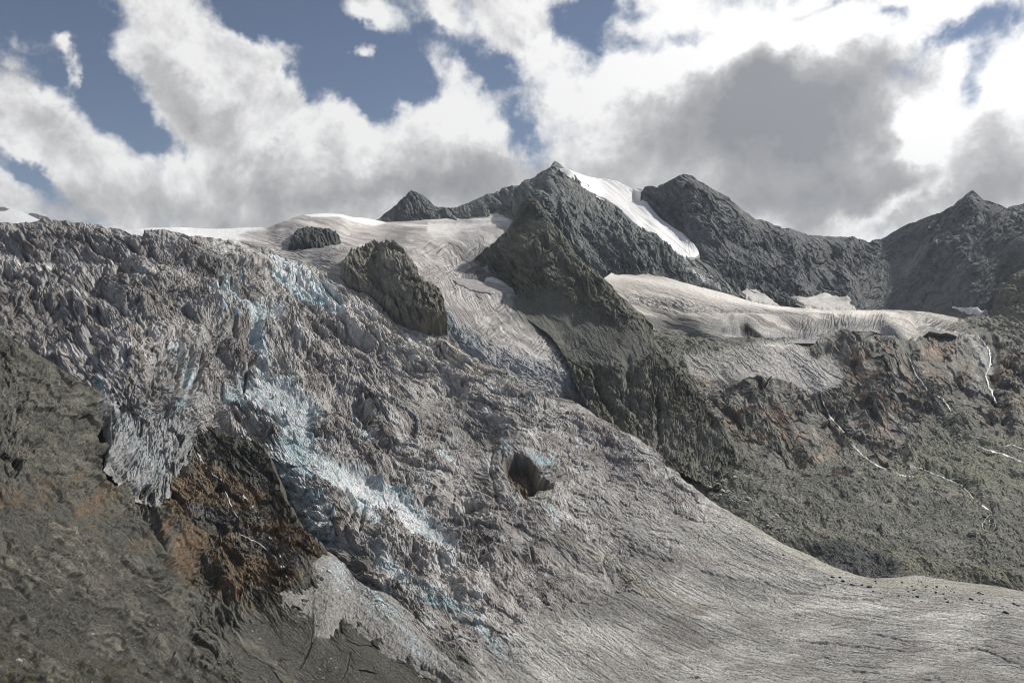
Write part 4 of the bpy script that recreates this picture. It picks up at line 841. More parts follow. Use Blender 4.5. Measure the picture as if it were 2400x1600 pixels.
    C *= (1 + .6 * fbm(px / 5, py / 5, 4, .75))[..., None]
    return np.clip(C, .015, .66)
o = curtain('glacier', I_top, I_bot, I_ctrl, i_disp, i_col, M_ice, step=1.9, back=45)
tag(o, kind='structure')

N2_top = [(798, 640), (800, 632), (814, 615), (836, 597), (858, 588), (878, 586), (892, 588), (902, 600), (920, 602), (936, 603), (944, 612), (950, 622), (963, 646), (980, 676), (995, 680), (1011, 683), (1025, 695), (1035, 710), (1041, 730), (1045, 751), (1048, 778)]
N2_bot = [(798, 650), (820, 676), (861, 692), (902, 728), (936, 758), (963, 772), (990, 786), (1048, 780)]
def n2disp(px, py, P, m):
    h, e = rock_disp(48, 30, 6, 2.0, 1.3, 61)(px, py, P, m)
    h = h + 22 * stroke(px, py, [(905, 600), (930, 650), (985, 720), (1040, 775)], 55) - 10 * stroke(px, py, [(892, 600), (885, 660), (900, 700)], 24)
    return h, e
nunatak('rock_outcrop', N2_top, N2_bot, 17, 'tall brownish rock island jutting out of the ice left of the dark spur', 4,
        rock_col((.185, .175, .142), pale=(.40, .38, .32), paleamt=.55, warmamt=.4, warm=(.17, .15, .095)), n2disp, E_=(12, 4))

# ------------------------------------------------------------------ near rock slope on the left with the stained cliff
L_top = [(-600, 600), (-300, 680), (-60, 770), (0, 793), (34, 808), (85, 838), (136, 872), (184, 908), (212, 920), (231, 945), (258, 975), (300, 985), (380, 985), (439, 984), (476, 989), (510, 1005), (544, 1022), (580, 1032), (612, 1045), (630, 1070), (640, 1100), (655, 1140), (662, 1175), (690, 1215), (714, 1242), (740, 1270), (762, 1299), (775, 1340), (800, 1400), (860, 1450), (950, 1520), (1080, 1600), (1140, 1650)]
L_bot = [(-600, 2300), (-60, 2150), (500, 1900), (1140, 1660)]
L_ctrl = [(-600, 2300, 105), (-60, 2150, 190), (500, 1900, 430), (-600, 600, 1000), (-600, 1000, 520), (-600, 1660, 180), (-300, 1300, 400), (-60, 770, 1150), (0, 793, 1150), (85, 838, 1180), (184, 908, 1240), (258, 975, 1290), (340, 985, 1420), (439, 984, 1440), (544, 1022, 1400), (612, 1045, 1330), (640, 1100, 1240), (662, 1175, 1150), (714, 1242, 1080), (762, 1299, 1010), (800, 1400, 900),
          (950, 1520, 750), (1140, 1650, 640), (-60, 1000, 830), (0, 1200, 590), (-60, 1400, 430), (-60, 1660, 310), (200, 1100, 960), (300, 1190, 980), (400, 1190, 1030), (350, 1100, 1130), (200, 1250, 740), (350, 1330, 780), (500, 1150, 1130), (450, 1300, 920), (600, 1250, 1030), (650, 1320, 960), (420, 1400, 800),
          (540, 1435, 800), (640, 1430, 810), (700, 1470, 775), (500, 1520, 680), (350, 1500, 620), (200, 1450, 540), (200, 1600, 430), (500, 1640, 570), (700, 1580, 670), (850, 1560, 690), (850, 1650, 620), (680, 1380, 860)]
cliff_poly = [(-60, 780), (60, 830), (184, 908), (258, 975), (439, 984), (612, 1045), (662, 1175), (762, 1299), (740, 1320), (680, 1372), (656, 1410), (629, 1434), (558, 1441), (500, 1410), (440, 1380), (400, 1330), (380, 1250), (200, 1180), (100, 1160), (-60, 1140)]
orange_poly = [(380, 1150), (470, 1080), (640, 1180), (762, 1299), (740, 1320), (680, 1372), (629, 1434), (558, 1441), (450, 1380), (405, 1330), (380, 1250)]
def l_disp(px, py, P, m):
    wx = px + 16 * fbm(px / 60, py / 60, 3); wy = py + 16 * fbm(px / 60 + 11, py / 60, 3)
    ca, sa = math.cos(R(37)), math.sin(R(37)); al = wx * ca + wy * sa; ac = -wx * sa + wy * ca
    cl = region(px, py, cliff_poly, 24, 24)
    orr = region(px, py, orange_poly, 16, 16)
    rr = fba(ac / 30, al / 120, 6, .58, ridged=True)
    bl = fbm(px / 24, py / 20, 6, .6, ridged=True)
    rub = fbm(px / 8, py / 6, 5, .7)
    h = 14 * fbm(px / 130, py / 120, 3) + cl * (15 * rr + 16 * facets(ac / 34, al / 90, 1.8)[0] + 7 * facets(ac / 13, al / 28, 1.8)[0] + 5 * bl - 7 * cracks(ac, al / 3.5, 34, 1.8, 4) + 4 * fba(ac / 6, al / 22, 4, .62, ridged=True)) + (1 - cl) * (2.4 * rub + 9 * facets(ac / 26, al / 90, 1.8)[0] * sstep(fbm(px / 90 + 5, py / 80, 3), -.1, .3) + 3 * facets(ac / 9, al / 20, 1.6)[0] + 11 * fba(ac / 30, al / 190, 6, .6, ridged=True) - 5 * cracks(ac, al / 5, 40, 1.6, 3) + 5.5 * sstep(fba(ac / 40, al / 200, 3), .1, .4) * (1 + rr))
    oc = sstep(fba(ac / 48 + 3, al / 230, 5, .55), .03, .13) * (1 - cl) * region(px, py, [(-80, 1150), (300, 1250), (560, 1440), (800, 1680), (-80, 1700)], 50, 30)
    h = h + oc * (7 + 9 * facets(ac / 16, al / 50, 1.8)[0] + 5 * fba(ac / 12, al / 60, 5, .62, ridged=True))
    soft = region(px, py, [(560, 1455), (660, 1440), (740, 1480), (860, 1480), (1100, 1660), (620, 1660), (520, 1520)], 30, 20)
    h = h * (1 - .8 * soft)
    h = h + orr * (16 * stroke(px, py, [(440, 1130), (560, 1230), (700, 1320)], 40) + 20 * stroke(px, py, [(400, 1220), (480, 1290), (520, 1380), (560, 1430)], 44))
    # gullies
    for ln, w, d_ in (([(250, 930), (250, 1000), (236, 1035)], 20, 75), ([(211, 1058), (282, 1140), (340, 1210), (380, 1280), (400, 1330)], 13, 22), ([(340, 1165), (362, 1230), (384, 1300), (405, 1340)], 9, 16), ([(440, 1300), (500, 1370), (530, 1430)], 10, 15), ([(560, 1060), (610, 1100), (640, 1130)], 12, 12), ([(470, 1100), (520, 1180), (600, 1240)], 9, 9)):
        h = h - d_ * stroke(px + 5 * fbm(px / 20, py / 20, 3), py, ln, w)
    # fissures in the gravel
    for ln, w, d_ in (([(735, 1500), (720, 1530), (703, 1562)], 6, 7), ([(735, 1470), (733, 1500), (715, 1520)], 4, 4), ([(820, 1530), (812, 1570), (800, 1590)], 3.5, 3), ([(410, 1445), (440, 1465), (465, 1480)], 5, 8), ([(180, 1375), (240, 1410), (300, 1450), (370, 1500)], 5, 9), ([(250, 1470), (330, 1530), (420, 1570)], 5, 9)):
        h = h - d_ * stroke(px + 2 * fbm(px / 9, py / 9, 3), py, ln, w)
    h = h + 12 * stroke(px, py, [(640, 1430), (700, 1450), (735, 1475), (740, 1510)], 40)
    return h, dict(oc=oc, cl=cl, orr=orr, al=al, ac=ac, rr=rr, rub=rub, bl=bl)
def l_col(px, py, Q, n, e):
    C = shape(px) + np.array((.092, .088, .074))
    w1 = fba(e['ac'] / 34, e['al'] / 170 + 9, 6, .64)
    C = mixc(C, (.05, .049, .041), .85 * sstep(w1, .02, .35)); C = mixc(C, (.13, .128, .105), .7 * sstep(-w1, .05, .4))
    C = mixc(C, (.03, .029, .025), .7 * cracks(e['ac'] + 500, e['al'] / 4, 34, 1.3, 4) * sstep(fbm(px / 70 + 5, py / 70, 3), -.25, .1))
    pale = sstep(fba(e['ac'] / 16, e['al'] / 110 + 3, 5, .6), .08, .4)
    C = mixc(C, (.19, .183, .15), .6 * pale * (.35 + .65 * e['cl']))
    C = mixc(C, (.175, .165, .135), .75 * e['oc'] * sstep(fba(e['ac'] / 9, e['al'] / 60, 5, .65), -.25, .2)); C = mixc(C, (.07, .068, .056), .5 * (1 - e['oc']) * (1 - e['cl']))
    C = mixc(C, (.15, .147, .118), .7 * e['cl'] * sstep(fba(e['ac'] / 22, e['al'] / 60, 4, .6), -.2, .25))
    og = sstep(fbm(px / 75 + 3, py / 60, 5, .6) + .45 * fba(e['ac'] / 26, e['al'] / 150, 5, .6), -.34, .12)
    C = mixc(C, (.11, .10, .086), .6 * e['orr']); C = mixc(C, (.19, .132, .078), .75 * e['orr'] * og)
    C = mixc(C, (.16, .112, .068), .6 * og * (1 - e['orr']) * region(px, py, [(-60, 1060), (200, 1100), (300, 1160), (380, 1260), (260, 1300), (120, 1220), (-60, 1230)], 40, 40) * sstep(fbm(px / 60 + 9, py / 60, 3), -.05, .25))
    C = mixc(C, (.115, .113, .12), .65 * stroke(px, py, [(415, 1190), (520, 1240), (620, 1290), (690, 1340)], 22) * sstep(e['rr'], -.4, .2))
    C = mixc(C, (.045, .042, .036), .6 * region(px, py, [(450, 990), (540, 1020), (640, 1100), (660, 1160), (560, 1120), (480, 1070)], 14, 18))
    for ln, w in (([(100, 1240), (160, 1300), (238, 1372)], 9), ([(10, 1325), (70, 1360), (130, 1390)], 9), ([(75, 1300), (130, 1355), (185, 1385)], 6), ([(115, 1235), (185, 1290)], 12), ([(390, 1490), (440, 1520), (500, 1560)], 6), ([(270, 1520), (330, 1560)], 7), ([(340, 1370), (400, 1392)], 8)):
        C = mixc(C, (.25, .235, .19), .8 * stroke(px + 12 * fbm(px / 18, py / 18, 4, .6), py + 8 * fbm(px / 18 + 7, py / 18, 4, .6), ln, w * 1.3) * sstep(fba(e['ac'] / 5, e['al'] / 30, 4, .65), -.15, .2))
    moss = region(px, py, [(-60, 1480), (100, 1500), (300, 1560), (360, 1640), (-60, 1660)], 40, 40) * sstep(fbm(px / 22, py / 12, 4, .6), 0, .3)
    C = mixc(C, (.062, .06, .022), .8 * moss)
    st_ = sstep(fbm(px / 4.5, py / 3.5, 3, .8), .22, .5) * (1 - e['cl'])
    C = mixc(C, (.2, .195, .165), .6 * st_)
    C = mixc(C, (.15, .15, .125), .55 * stroke(px, py, [(410, 1370), (480, 1410), (560, 1450), (650, 1440), (700, 1450)], 20) * (1 - e['orr']))
    C *= (1 + .8 * fba(e['ac'] / 4 + 13, e['al'] / 9, 4, .8))[..., None]
    return np.clip(C, .012, .9)
o = curtain('rock_slope', L_top, L_bot, L_ctrl, l_disp, l_col, M_near, step=1.9, back=70, taper=.85)
tag(o, kind='structure')

# ------------------------------------------------------------------ snow patches at the foot of the walls
def patch(name, top, bot, label, cat, col=(.5, .47, .44)):
    o = overlay(name, top, bot, 2.2, lambda px, py, Q, n, e: shape(px) + np.array(col) * (1 + .5 * fbm(px / 16, py / 5, 5, .65))[..., None], M_snow, disp=snow_disp(.15, 5), edge=6, sink=2.5, step=1.4, r=4, warp=4)
    return tag(o, label, cat)
patch('snow_patch', [(1738, 684), (1746, 679), (1760, 677), (1776, 682), (1795, 692), (1812, 706), (1830, 718)], [(1738, 685), (1760, 704), (1790, 712), (1830, 719)], 'grey-white snow patch at the wall foot, left of two above the hanging glacier', 'snow patch', col=(.42, .40, .38))
patch('snow_patch', [(1845, 696), (1870, 694), (1890, 698), (1915, 692), (1932, 685), (1950, 692), (1970, 697), (1985, 694), (1997, 703), (1990, 712), (2005, 722)], [(1845, 697), (1890, 716), (1930, 724), (2005, 726)], 'wide scalloped snow patch at the wall foot above the middle of the hanging glacier', 'snow patch', col=(.46, .43, .40))
patch('snow_patch', [(2230, 718), (2260, 722), (2290, 720), (2300, 728), (2312, 726)], [(2230, 719), (2262, 730), (2300, 733), (2312, 730)], 'thin bright snow strip on the scree right of the hanging glacier', 'snow patch', col=(.72, .71, .7))
patch('snow_patch', [(1062, 657), (1080, 653), (1110, 656), (1138, 662), (1150, 655), (1165, 650), (1185, 664), (1200, 676), (1205, 684)], [(1062, 659), (1100, 680), (1150, 690), (1205, 688)], 'flat grey snow patch at the left foot of the dark spur', 'snow patch', col=(.33, .31, .30))
patch('snow_patch', [(1137, 652), (1150, 650), (1170, 656), (1180, 666)], [(1137, 660), (1160, 666), (1180, 668)], 'small whiter snow scrap above the grey patch at the left foot of the spur', 'snow patch', col=(.55, .53, .52))

# broken ice tongue hanging over the cliff
def t_disp(px, py, P, m):
    h, e = i_disp(px, py, P, m)
    h = .8 * h + 9 * stroke(px, py, [(270, 960), (300, 1060), (350, 1140)], 50) + 4 * fba(px / 13, py / 60, 5, .6, ridged=True) - 6 * cracks(px, py / 3, 26, 1.6, 3) - 12 * stroke(px, py, [(330, 1000), (325, 1040)], 7) - 7 * sstep(fbm(px / 60, py / 26, 3), .1, .3)
    return h, e
def t_col(px, py, Q, n, e):
    C = i_col(px, py, Q, n, e)
    return .82 * mixc(C, (.40, .42, .43), .5 * sstep(fbm(px / 30, py / 40 + 3, 5, .6), -.15, .2))
o = overlay('ice_tongue', [(228, 930), (262, 915), (330, 905), (400, 910), (446, 935), (462, 985)], [(228, 940), (246, 1020), (226, 1058), (240, 1078), (262, 1095), (282, 1130), (306, 1152), (340, 1160), (367, 1172), (382, 1158), (401, 1142), (411, 1106), (448, 1062), (462, 1000)], 9, t_col, M_ice, disp=t_disp, edge=30, sink=4, step=1.6, r=9, warp=20)
tag(o, 'grey broken ice tongue hanging over the dark cliff on the left', 'ice tongue')

# ------------------------------------------------------------------ debris cone of crushed ice at the foot of the fall
Q_top = [(652, 1414), (668, 1392), (682, 1372), (712, 1338), (741, 1312), (752, 1303), (775, 1308), (800, 1326), (825, 1350), (858, 1374), (899, 1392), (925, 1415), (950, 1443), (970, 1470), (1004, 1514), (1040, 1544), (1072, 1568), (1113, 1598), (1160, 1640)]
Q_bot = [(652, 1418), (700, 1448), (728, 1460), (735, 1502), (760, 1494), (779, 1478), (800, 1456), (851, 1480), (912, 1530), (977, 1558), (1052, 1602), (1100, 1650), (1160, 1655)]
Q_ctrl = [(a, b, c) for a, b, c in [(652, 1414, 800), (682, 1372, 850), (712, 1338, 885), (752, 1303, 930), (800, 1326, 905), (858, 1374, 845), (899, 1392, 820), (950, 1443, 765), (1004, 1514, 715), (1072, 1568, 680), (1160, 1640, 625),
          (700, 1448, 745), (735, 1502, 695), (779, 1478, 705), (851, 1480, 700), (912, 1530, 665), (977, 1558, 645), (1052, 1602, 622), (1160, 1655, 600), (760, 1390, 800), (800, 1420, 760), (880, 1450, 735)]]
def q_disp(px, py, P, m):
    h = 9 * stroke(px, py, [(752, 1303), (765, 1360), (775, 1430), (770, 1480)], 60) + 8 * stroke(px, py, [(800, 1330), (880, 1420), (980, 1530), (1080, 1600)], 50)
    ac = (px - 750) * -.62 + (py - 1300) * .78; al = (px - 750) * .78 + (py - 1300) * .62
    h = h + 4.5 * fba(ac / 14, al / 90, 5, .6) + 2.0 * fbm(px / 6, py / 6, 4, .7) + 2.5 * facets(px / 9, py / 8, 1.6)[0]
    ed = stroke(px, py, Q_bot[1:-1], 12)
    return h, dict(ac=ac, al=al, ed=ed)
def q_col(px, py, Q, n, e):
    C = shape(px) + np.array((.25, .24, .225))
    ice = region(px, py, [(752, 1300), (800, 1326), (960, 1450), (1080, 1590), (980, 1560), (860, 1440), (780, 1400)], 14, 16)
    C = mixc(C, (.40, .44, .45), .8 * ice * sstep(fba(e['ac'] / 12, e['al'] / 90, 5, .6), -.2, .2))
    C = mixc(C, (.19, .185, .165), .8 * region(px, py, [(640, 1420), (690, 1365), (735, 1350), (765, 1440), (735, 1500), (650, 1440)], 12, 14))
    C = mixc(C, (.30, .28, .255), .6 * sstep(-fba(e['ac'] / 8, e['al'] / 80, 5, .6), 0, .3))
    C *= (1 + 1.0 * fbm(px / 5, py / 5, 4, .75))[..., None]
    return np.clip(C, .03, .9)
o = overlay('debris_cone', Q_top, Q_bot, 9, q_col, M_ice, disp=q_disp, edge=45, sink=5, step=1.8, r=14, warp=5)
tag(o, 'pale fan of crushed ice and gravel spilling from the foot of the icefall', 'debris cone')

# ------------------------------------------------------------------ streams of white water
M_water = surf_mat('white_water', bump=.3, grain=.2, rough=.35, spec=.6)
def stream(name, pts, w, label, col=(.62, .63, .61), seed=0, braid=1, r=1):
    bm_v, bm_f, cols = [], [], []
    for b in range(braid):
        brk = random.Random(seed * 7 + b)
        p = np.array(pts, float); d = np.r_[0, np.cumsum(np.linalg.norm(np.diff(p, axis=0), axis=1))]
        t = np.arange(0, d[-1], 2.0); x = np.interp(t, d, p[:, 0]); y = np.interp(t, d, p[:, 1])
        jit = 3.4 + 2.6 * b; x = x + jit * fbm(t / 18 + seed + 7 * b, t * 0, 4, .6); y = y + jit * .8 * fbm(t / 18 + seed + 50 + 7 * b, t * 0, 4, .6)
        dx, dy = np.gradient(x), np.gradient(y); l = np.hypot(dx, dy) + 1e-6; nx, ny = -dy / l, dx / l
        ww = .85 * w * (.35 + .9 * np.clip(.5 + fbm(t / 14 + seed + 9 * b, t * 0 + 3, 4, .6), 0, 1)) * (np.interp(t, [0, 8, d[-1] - 8, d[-1]], [.2, 1, 1, .3]))
        base = len(bm_v)
        for k in range(3):
            xx = x + nx * (k - 1) * ww; yy = y + ny * (k - 1) * ww
            D = depth_at(x, y, 1 + r); m = D / F
            D = np.minimum(depth_at(xx, yy, r), D) - ((6.5 if k == 1 else 4.5) if name == 'waterfall' else (2.6 if k == 1 else 1.2)) * m
            bm_v += [tuple(v) for v in at(xx, yy, D)]
        n = len(x)
        for i in range(n - 1):
            if n2(np.array([i * .23 + seed]), np.array([b * 3.3]))[0] < -.55 + .25 * b: continue
            for k in (0, 1):
                a = base + k * n + i; bm_f.append((a, a + 1, a + 1 + n, a + n))
    me = bpy.data.meshes.new(name); me.from_pydata(bm_v, [], bm_f); me.update()
    ca = me.color_attributes.new('Col', 'FLOAT_COLOR', 'POINT')
    for i in range(len(bm_v)): ca.data[i].color = (*col, 1)
    me.materials.append(M_water); o = bpy.data.objects.new(name, me); S.collection.objects.link(o)
    return tag(o, label, kind='structure')
stream('waterfall', [(462, 1060), (480, 1092), (505, 1115), (550, 1145), (585, 1175), (605, 1205), (625, 1245), (640, 1270), (655, 1300), (665, 1325), (680, 1345), (690, 1362)], 2.6, 'thin white waterfall running down the rust-stained cliff', (.60, .60, .60), 1, 2)
stream('waterfall', [(520, 1130), (535, 1165), (545, 1195), (560, 1215)], 1.8, 'short faint trickle on the stained cliff left of the main waterfall', (.45, .44, .46), 2, 1)
stream('waterfall', [(560, 1250), (610, 1275), (650, 1310), (672, 1350), (680, 1366)], 1.8, 'faint lower trickle meeting the waterfall at the foot of the cliff', (.45, .44, .46), 3, 1)
stream('stream', [(1925, 935), (1945, 975), (1975, 1010), (2000, 1045), (2025, 1070), (2055, 1090), (2090, 1105), (2118, 1114), (2142, 1116)], 1.7, 'white stream falling from the lower ice apron to the moraine', seed=4, braid=2)
stream('stream', [(2150, 1095), (2190, 1110), (2225, 1125), (2255, 1138), (2275, 1160), (2295, 1180), (2315, 1192), (2325, 1202)], 1.8, 'bright winding stream on the moraine above the small boulder-choked fall', seed=5, braid=1)
stream('stream', [(2218, 1126), (2240, 1122), (2252, 1126)], 1.0, 'short white side trickle joining the winding moraine stream', seed=15)
for k, p in enumerate(([(2325, 1202), (2310, 1215), (2302, 1228), (2304, 1240), (2318, 1244)], [(2322, 1203), (2330, 1218), (2334, 1232), (2328, 1244)], [(2318, 1212), (2320, 1226), (2316, 1240)], [(2310, 1224), (2322, 1228), (2332, 1224)])):
    stream('stream', p, 1.0, ['leftmost', 'rightmost', 'middle', 'crossing'][k] + ' white strand of water in the dark boulder-choked fall at the stream end', seed=20 + k)
stream('stream', [(2285, 1042), (2320, 1056), (2355, 1065), (2390, 1080), (2430, 1100)], 1.6, 'lower of two white streams at the right edge of the basin', seed=6, braid=2)
stream('stream', [(2350, 1045), (2370, 1042), (2400, 1052), (2440, 1062)], 1.3, 'upper of two white streams at the right edge of the basin', seed=7)
stream('stream', [(2300, 795), (2318, 820), (2322, 850), (2310, 880), (2320, 910), (2335, 945)], 1.8, 'glinting meltwater running down wet slabs right of the hanging glacier snout', (.6, .6, .6), 8, 3)
stream('stream', [(2130, 838), (2148, 880), (2175, 915), (2210, 935), (2230, 965)], 1.2, 'thin meltwater line below the pointed tip of the hanging glacier', (.5, .5, .5), 9, 2)
# narrow meltwater runnels on the smooth tongue
for k, (p, lb) in enumerate((([(1950, 1448), (1990, 1470), (2022, 1486), (2060, 1490)], 'pale short meltwater runnel in the middle of the smooth lower tongue'), ([(1710, 1425), (1722, 1400), (1760, 1395)], 'curved pale runnel on the left of the smooth lower tongue'),
                 ([(2330, 1462), (2350, 1450), (2400, 1452), (2440, 1455)], 'pale runnel on the tongue at the right edge'), ([(2000, 1568), (2100, 1580), (2200, 1592), (2280, 1600)], 'long pale runnel near the bottom right of the tongue'), ([(1860, 1490), (1852, 1478), (1880, 1465)], 'hooked pale runnel on the lower tongue'))):
    stream('stream', p, .6, lb, (.55, .54, .51), 30 + k)

# ------------------------------------------------------------------ boulders, ice blocks and seracs, each one an object
rnd = random.Random(11)
def rock_mesh(name, seed, mat, col, flat=.7, sub=2, sharp=.35):
    import bmesh
    bm = bmesh.new(); bmesh.ops.create_icosphere(bm, subdivisions=sub, radius=1)
    r = np.random.RandomState(seed); planes = r.normal(size=(9, 3)); planes /= np.linalg.norm(planes, axis=1)[:, None]; off = r.uniform(.55, .9, 9)
    for v in bm.verts:
        p = np.array(v.co)
        for n_, o_ in zip(planes, off):
            d = p @ n_ - o_
            if d > 0: p = p - n_ * d
        p = p * (1 + r.uniform(-.05, .05)); v.co = (p[0] * 1.15, p[1] * .9, p[2] * flat)
    me = bpy.data.meshes.new(name); bm.to_mesh(me); bm.free()
    ca = me.color_attributes.new('Col', 'FLOAT_COLOR', 'POINT')
    for i in range(len(me.vertices)):
        k = 1 + r.uniform(-.2, .2); ca.data[i].color = (col[0] * k, col[1] * k, col[2] * k, 1)
    me.materials.append(mat); return me
ORD = 'first second third fourth fifth sixth seventh eighth ninth tenth eleventh twelfth thirteenth fourteenth fifteenth sixteenth seventeenth eighteenth nineteenth twentieth'.split()
def place_names(sp, kind, where, rows):
    """label for each spot: its row (top to bottom) and its place from the left in that row"""
    n = len(sp); order = sorted(range(n), key=lambda i: sp[i][1]); names = {1: [''], 2: ['upper', 'lower'], 3: ['top', 'middle', 'bottom'], 4: ['top', 'upper', 'lower', 'bottom'], 5: ['top', 'upper', 'middle', 'lower', 'bottom']}[rows]
    out = [''] * n; per = -(-n // rows)
    for k in range(rows):
        row = sorted(order[k * per:(k + 1) * per], key=lambda i: sp[i][0])
        for q, i in enumerate(row):
            out[i] = (ORD[min(q, 19)] + ' ' + kind + ' from the left' + (', ' + names[k] + ' row,' if names[k] else '') + ' ' + where)
    return out
def scatter(meshes, name, spots, label, cat, group, where=None, rows=1):
    labels = place_names(spots, label, where, rows) if where else [label] * len(spots)
    for (x, y, sz), lb in zip(spots, labels):
        D = float(depth_at(np.array([x]), np.array([y]), 1)[0]); m = D / F
        o = bpy.data.objects.new(name, rnd.choice(meshes)); S.collection.objects.link(o)
        P = at(np.array([x]), np.array([y]), np.array([D]))[0]
        o.location = P + np.array([0, -.2 * sz * m, -.1 * sz * m]); q = sz * m
        o.scale = (q * rnd.uniform(.8, 1.2), q * rnd.uniform(.8, 1.2), q * rnd.uniform(.8, 1.1)); o.rotation_euler = (rnd.uniform(-.4, .4), rnd.uniform(-.4, .4), rnd.uniform(0, 6.3))
        tag(o, lb, cat, group)
def spots(poly, n, a, b, seed, pw=2.5):
    r = random.Random(seed); out = []; xs_ = [p[0] for p in poly]; ys_ = [p[1] for p in poly]
    while len(out) < n:
        x, y = r.uniform(min(xs_), max(xs_)), r.uniform(min(ys_), max(ys_))
        if inside(np.array([x]), np.array([y]), poly)[0]: out.append((x, y, a + (b - a) * r.random() ** pw))
    return out
B_dark = [rock_mesh('boulder_dark', i, M_near, (.05, .052, .05)) for i in range(3)]
B_pale = [rock_mesh('boulder_pale', 10 + i, M_near, (.36, .355, .31)) for i in range(4)]
B_mid = [rock_mesh('boulder_grey', 20 + i, M_near, (.22, .215, .185)) for i in range(3)]
B_ice = [rock_mesh('ice_block', 30 + i, M_ice, (.42, .50, .52), .85) for i in range(3)]
scatter(B_dark, 'boulder', spots([(1960, 1345), (2060, 1362), (2180, 1362), (2300, 1390), (2460, 1420), (2460, 1436), (2300, 1418), (2130, 1400), (2040, 1388), (1930, 1352)], 54, 2.0, 6.0, 1), 'dark boulder', 'boulder', 'dark boulders strewn along the lower glacier margin', 'on the pale lower glacier margin', 3)
scatter(B_dark, 'boulder', [(2358, 1435, 7)], 'largest dark boulder on the glacier near the right edge', 'boulder', None)
scatter(B_dark, 'boulder', [(1836, 1300, 3.4), (1712, 1210, 2.4), (2066, 1401, 3), (2160, 1408, 2.6)], 'lone dark boulder', 'boulder', 'lone dark boulders on smooth ice', 'on open smooth glacier ice', 1)
scatter(B_pale, 'boulder', spots([(1625, 1090), (1700, 1100), (1800, 1180), (1870, 1220), (1830, 1250), (1740, 1200), (1660, 1150)], 72, 3.0, 8.5, 2, 1.6), 'pale block', 'boulder', 'pale blocks of the boulder field', 'of the talus beside the glacier', 5)
scatter(B_pale + B_mid, 'boulder', spots([(1760, 1215), (2000, 1180), (2420, 1200), (2420, 1370), (2200, 1340), (2080, 1290), (1900, 1270), (1840, 1260)], 78, 2.2, 5.5, 3), 'grey boulder', 'boulder', 'boulders on the moraine', 'among the dark moraine hummocks', 5)
scatter(B_dark, 'boulder', spots([(2300, 1206), (2334, 1206), (2338, 1246), (2300, 1246)], 12, 2, 4, 4, 1), 'dark wet rock', 'boulder', 'dark rocks in the braided fall', 'in the small braided fall at the stream end', 1)
scatter(B_pale + B_mid, 'boulder', spots([(0, 1480), (250, 1440), (700, 1480), (1000, 1600), (0, 1600)], 64, 2.0, 6, 5, 2.2), 'small stone', 'boulder', 'stones on the near gravel slope', 'on the near gravel slope', 4)
scatter(B_pale, 'boulder', [(44, 1549, 11)], 'largest flat pale boulder near the bottom left corner', 'boulder', None)
scatter(B_dark, 'boulder', [(350, 1562, 10)], 'dark upright boulder on the gravel slope at the bottom', 'boulder', None)
scatter(B_pale, 'boulder', [(412, 1583, 7)], 'pale pointed boulder on the gravel at the bottom edge', 'boulder', None)
scatter(B_pale, 'boulder', [(986, 1584, 7)], 'white-grey lump on dark gravel below the debris cone', 'boulder', None)
scatter(B_ice, 'ice_block', spots([(745, 1325), (800, 1340), (880, 1385), (960, 1460), (900, 1440), (800, 1380), (750, 1350)], 72, 2, 6, 6, 1.6), 'small ice block', 'ice block', 'ice blocks on the debris cone', 'on the pale debris cone', 5)
scatter(B_ice, 'ice_block', [(769, 1340, 9)], 'large pale-blue ice block near the top of the debris cone', 'ice block', None)
scatter(B_ice, 'ice_block', [(889, 1406, 9)], 'large dark-blue ice block on the right edge of the debris cone', 'ice block', None)

def serac_mesh(name, seed, col):
    r = np.random.RandomState(seed); n, k = 9, 12
    V, Fc = [], []
    for j in range(n):
        t = j / (n - 1); w = (1 - t ** 1.5) * .5 + .03
        for i in range(k):
            a = i / k * 2 * math.pi; q = 1 + .28 * n2(np.array([i * .9 + seed * 3.1]), np.array([j * .6 + seed]))[0] + r.uniform(-.05, .05)
            V.append((math.cos(a) * w * q + .25 * t * t, math.sin(a) * w * .55 * q, t * 2 - .5))
    for j in range(n - 1):
        for i in range(k): Fc.append((j * k + i, j * k + (i + 1) % k, (j + 1) * k + (i + 1) % k, (j + 1) * k + i))
    Fc.append(tuple(range((n - 1) * k, n * k)))
    me = bpy.data.meshes.new(name); me.from_pydata(V, [], Fc); me.update()
    ca = me.color_attributes.new('Col', 'FLOAT_COLOR', 'POINT')
    for i in range(len(V)): c = 1 + r.uniform(-.2, .15); ca.data[i].color = (col[0] * c, col[1] * c, col[2] * c, 1)
    me.materials.append(M_ice); return me
SER = [serac_mesh('serac', i, (.38, .41, .41)) for i in range(4)]; SERB = [serac_mesh('serac_blue', 9 + i, (.46, .56, .58)) for i in range(3)]
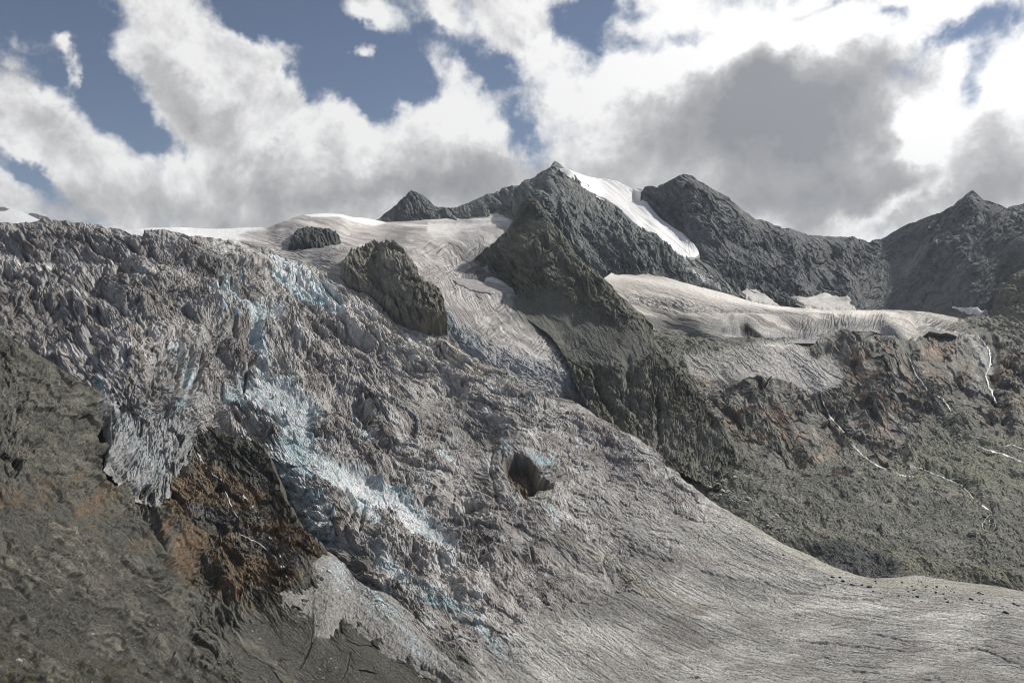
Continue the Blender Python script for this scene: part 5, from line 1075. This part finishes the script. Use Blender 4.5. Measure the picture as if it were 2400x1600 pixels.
def seracs(sp, meshes, label, group, where, rows, lean=-.25):
    for (x, y, sz), lb in zip(sp, place_names(sp, label, where, rows)):
        D = float(depth_at(np.array([x]), np.array([y]), 1)[0]); m = D / F; q = sz * m
        o = bpy.data.objects.new('serac', rnd.choice(meshes)); S.collection.objects.link(o)
        o.location = at(np.array([x]), np.array([y]), np.array([D]))[0] + np.array([0, .1 * q, 0])
        o.scale = (q * rnd.uniform(.8, 1.3), q * rnd.uniform(.8, 1.2), q * rnd.uniform(.8, 1.2)); o.rotation_euler = (rnd.uniform(-.2, .3), lean + rnd.uniform(-.25, .25), rnd.uniform(-.6, .6))
        tag(o, lb, 'serac', group)
seracs(spots([(600, 590), (660, 604), (720, 630), (790, 665), (760, 700), (690, 680), (640, 650)], 34, 6, 15, 21, 1.3), SER + SERB, 'ice blade', 'ice blades on the crest of the icefall', 'on the bright icefall crest', 3)
seracs(spots([(490, 640), (570, 650), (600, 700), (560, 740), (500, 720)], 16, 7, 17, 22, 1.3), SER + SERB, 'ice tower', 'ice towers around the blue notch', 'around the deep blue notch', 1)
seracs(spots([(590, 940), (640, 930), (700, 980), (700, 1040), (630, 1030)], 12, 7, 17, 23, 1.3), SER, 'grey ice tower', 'ice towers in the white chute', 'in the white avalanche chute', 1)
seracs(spots([(700, 1110), (770, 1150), (800, 1260), (760, 1290), (720, 1220)], 14, 8, 17, 24, 1.3), SERB, 'blue ice tower', 'ice towers above the debris cone', 'at the cliff edge above the debris cone', 1)

# ------------------------------------------------------------------ mountain air
import bmesh as _bm
b_ = _bm.new(); _bm.ops.create_cube(b_, size=1); me = bpy.data.meshes.new('haze'); b_.to_mesh(me); b_.free()
hz = bpy.data.objects.new('haze', me); S.collection.objects.link(hz); hz.scale = (56000, 56000, 3000); hz.location = (0, 0, -1600 + 1500)
mh = bpy.data.materials.new('haze'); mh.use_nodes = True; nt = mh.node_tree; nt.nodes.clear()
vo = nt.nodes.new('ShaderNodeVolumePrincipled'); vo.inputs['Color'].default_value = (.80, .86, .95, 1); vo.inputs['Density'].default_value = .000012; vo.inputs['Anisotropy'].default_value = .3
ou = nt.nodes.new('ShaderNodeOutputMaterial'); nt.links.new(vo.outputs[0], ou.inputs['Volume']); me.materials.append(mh)
tag(hz, kind='stuff')
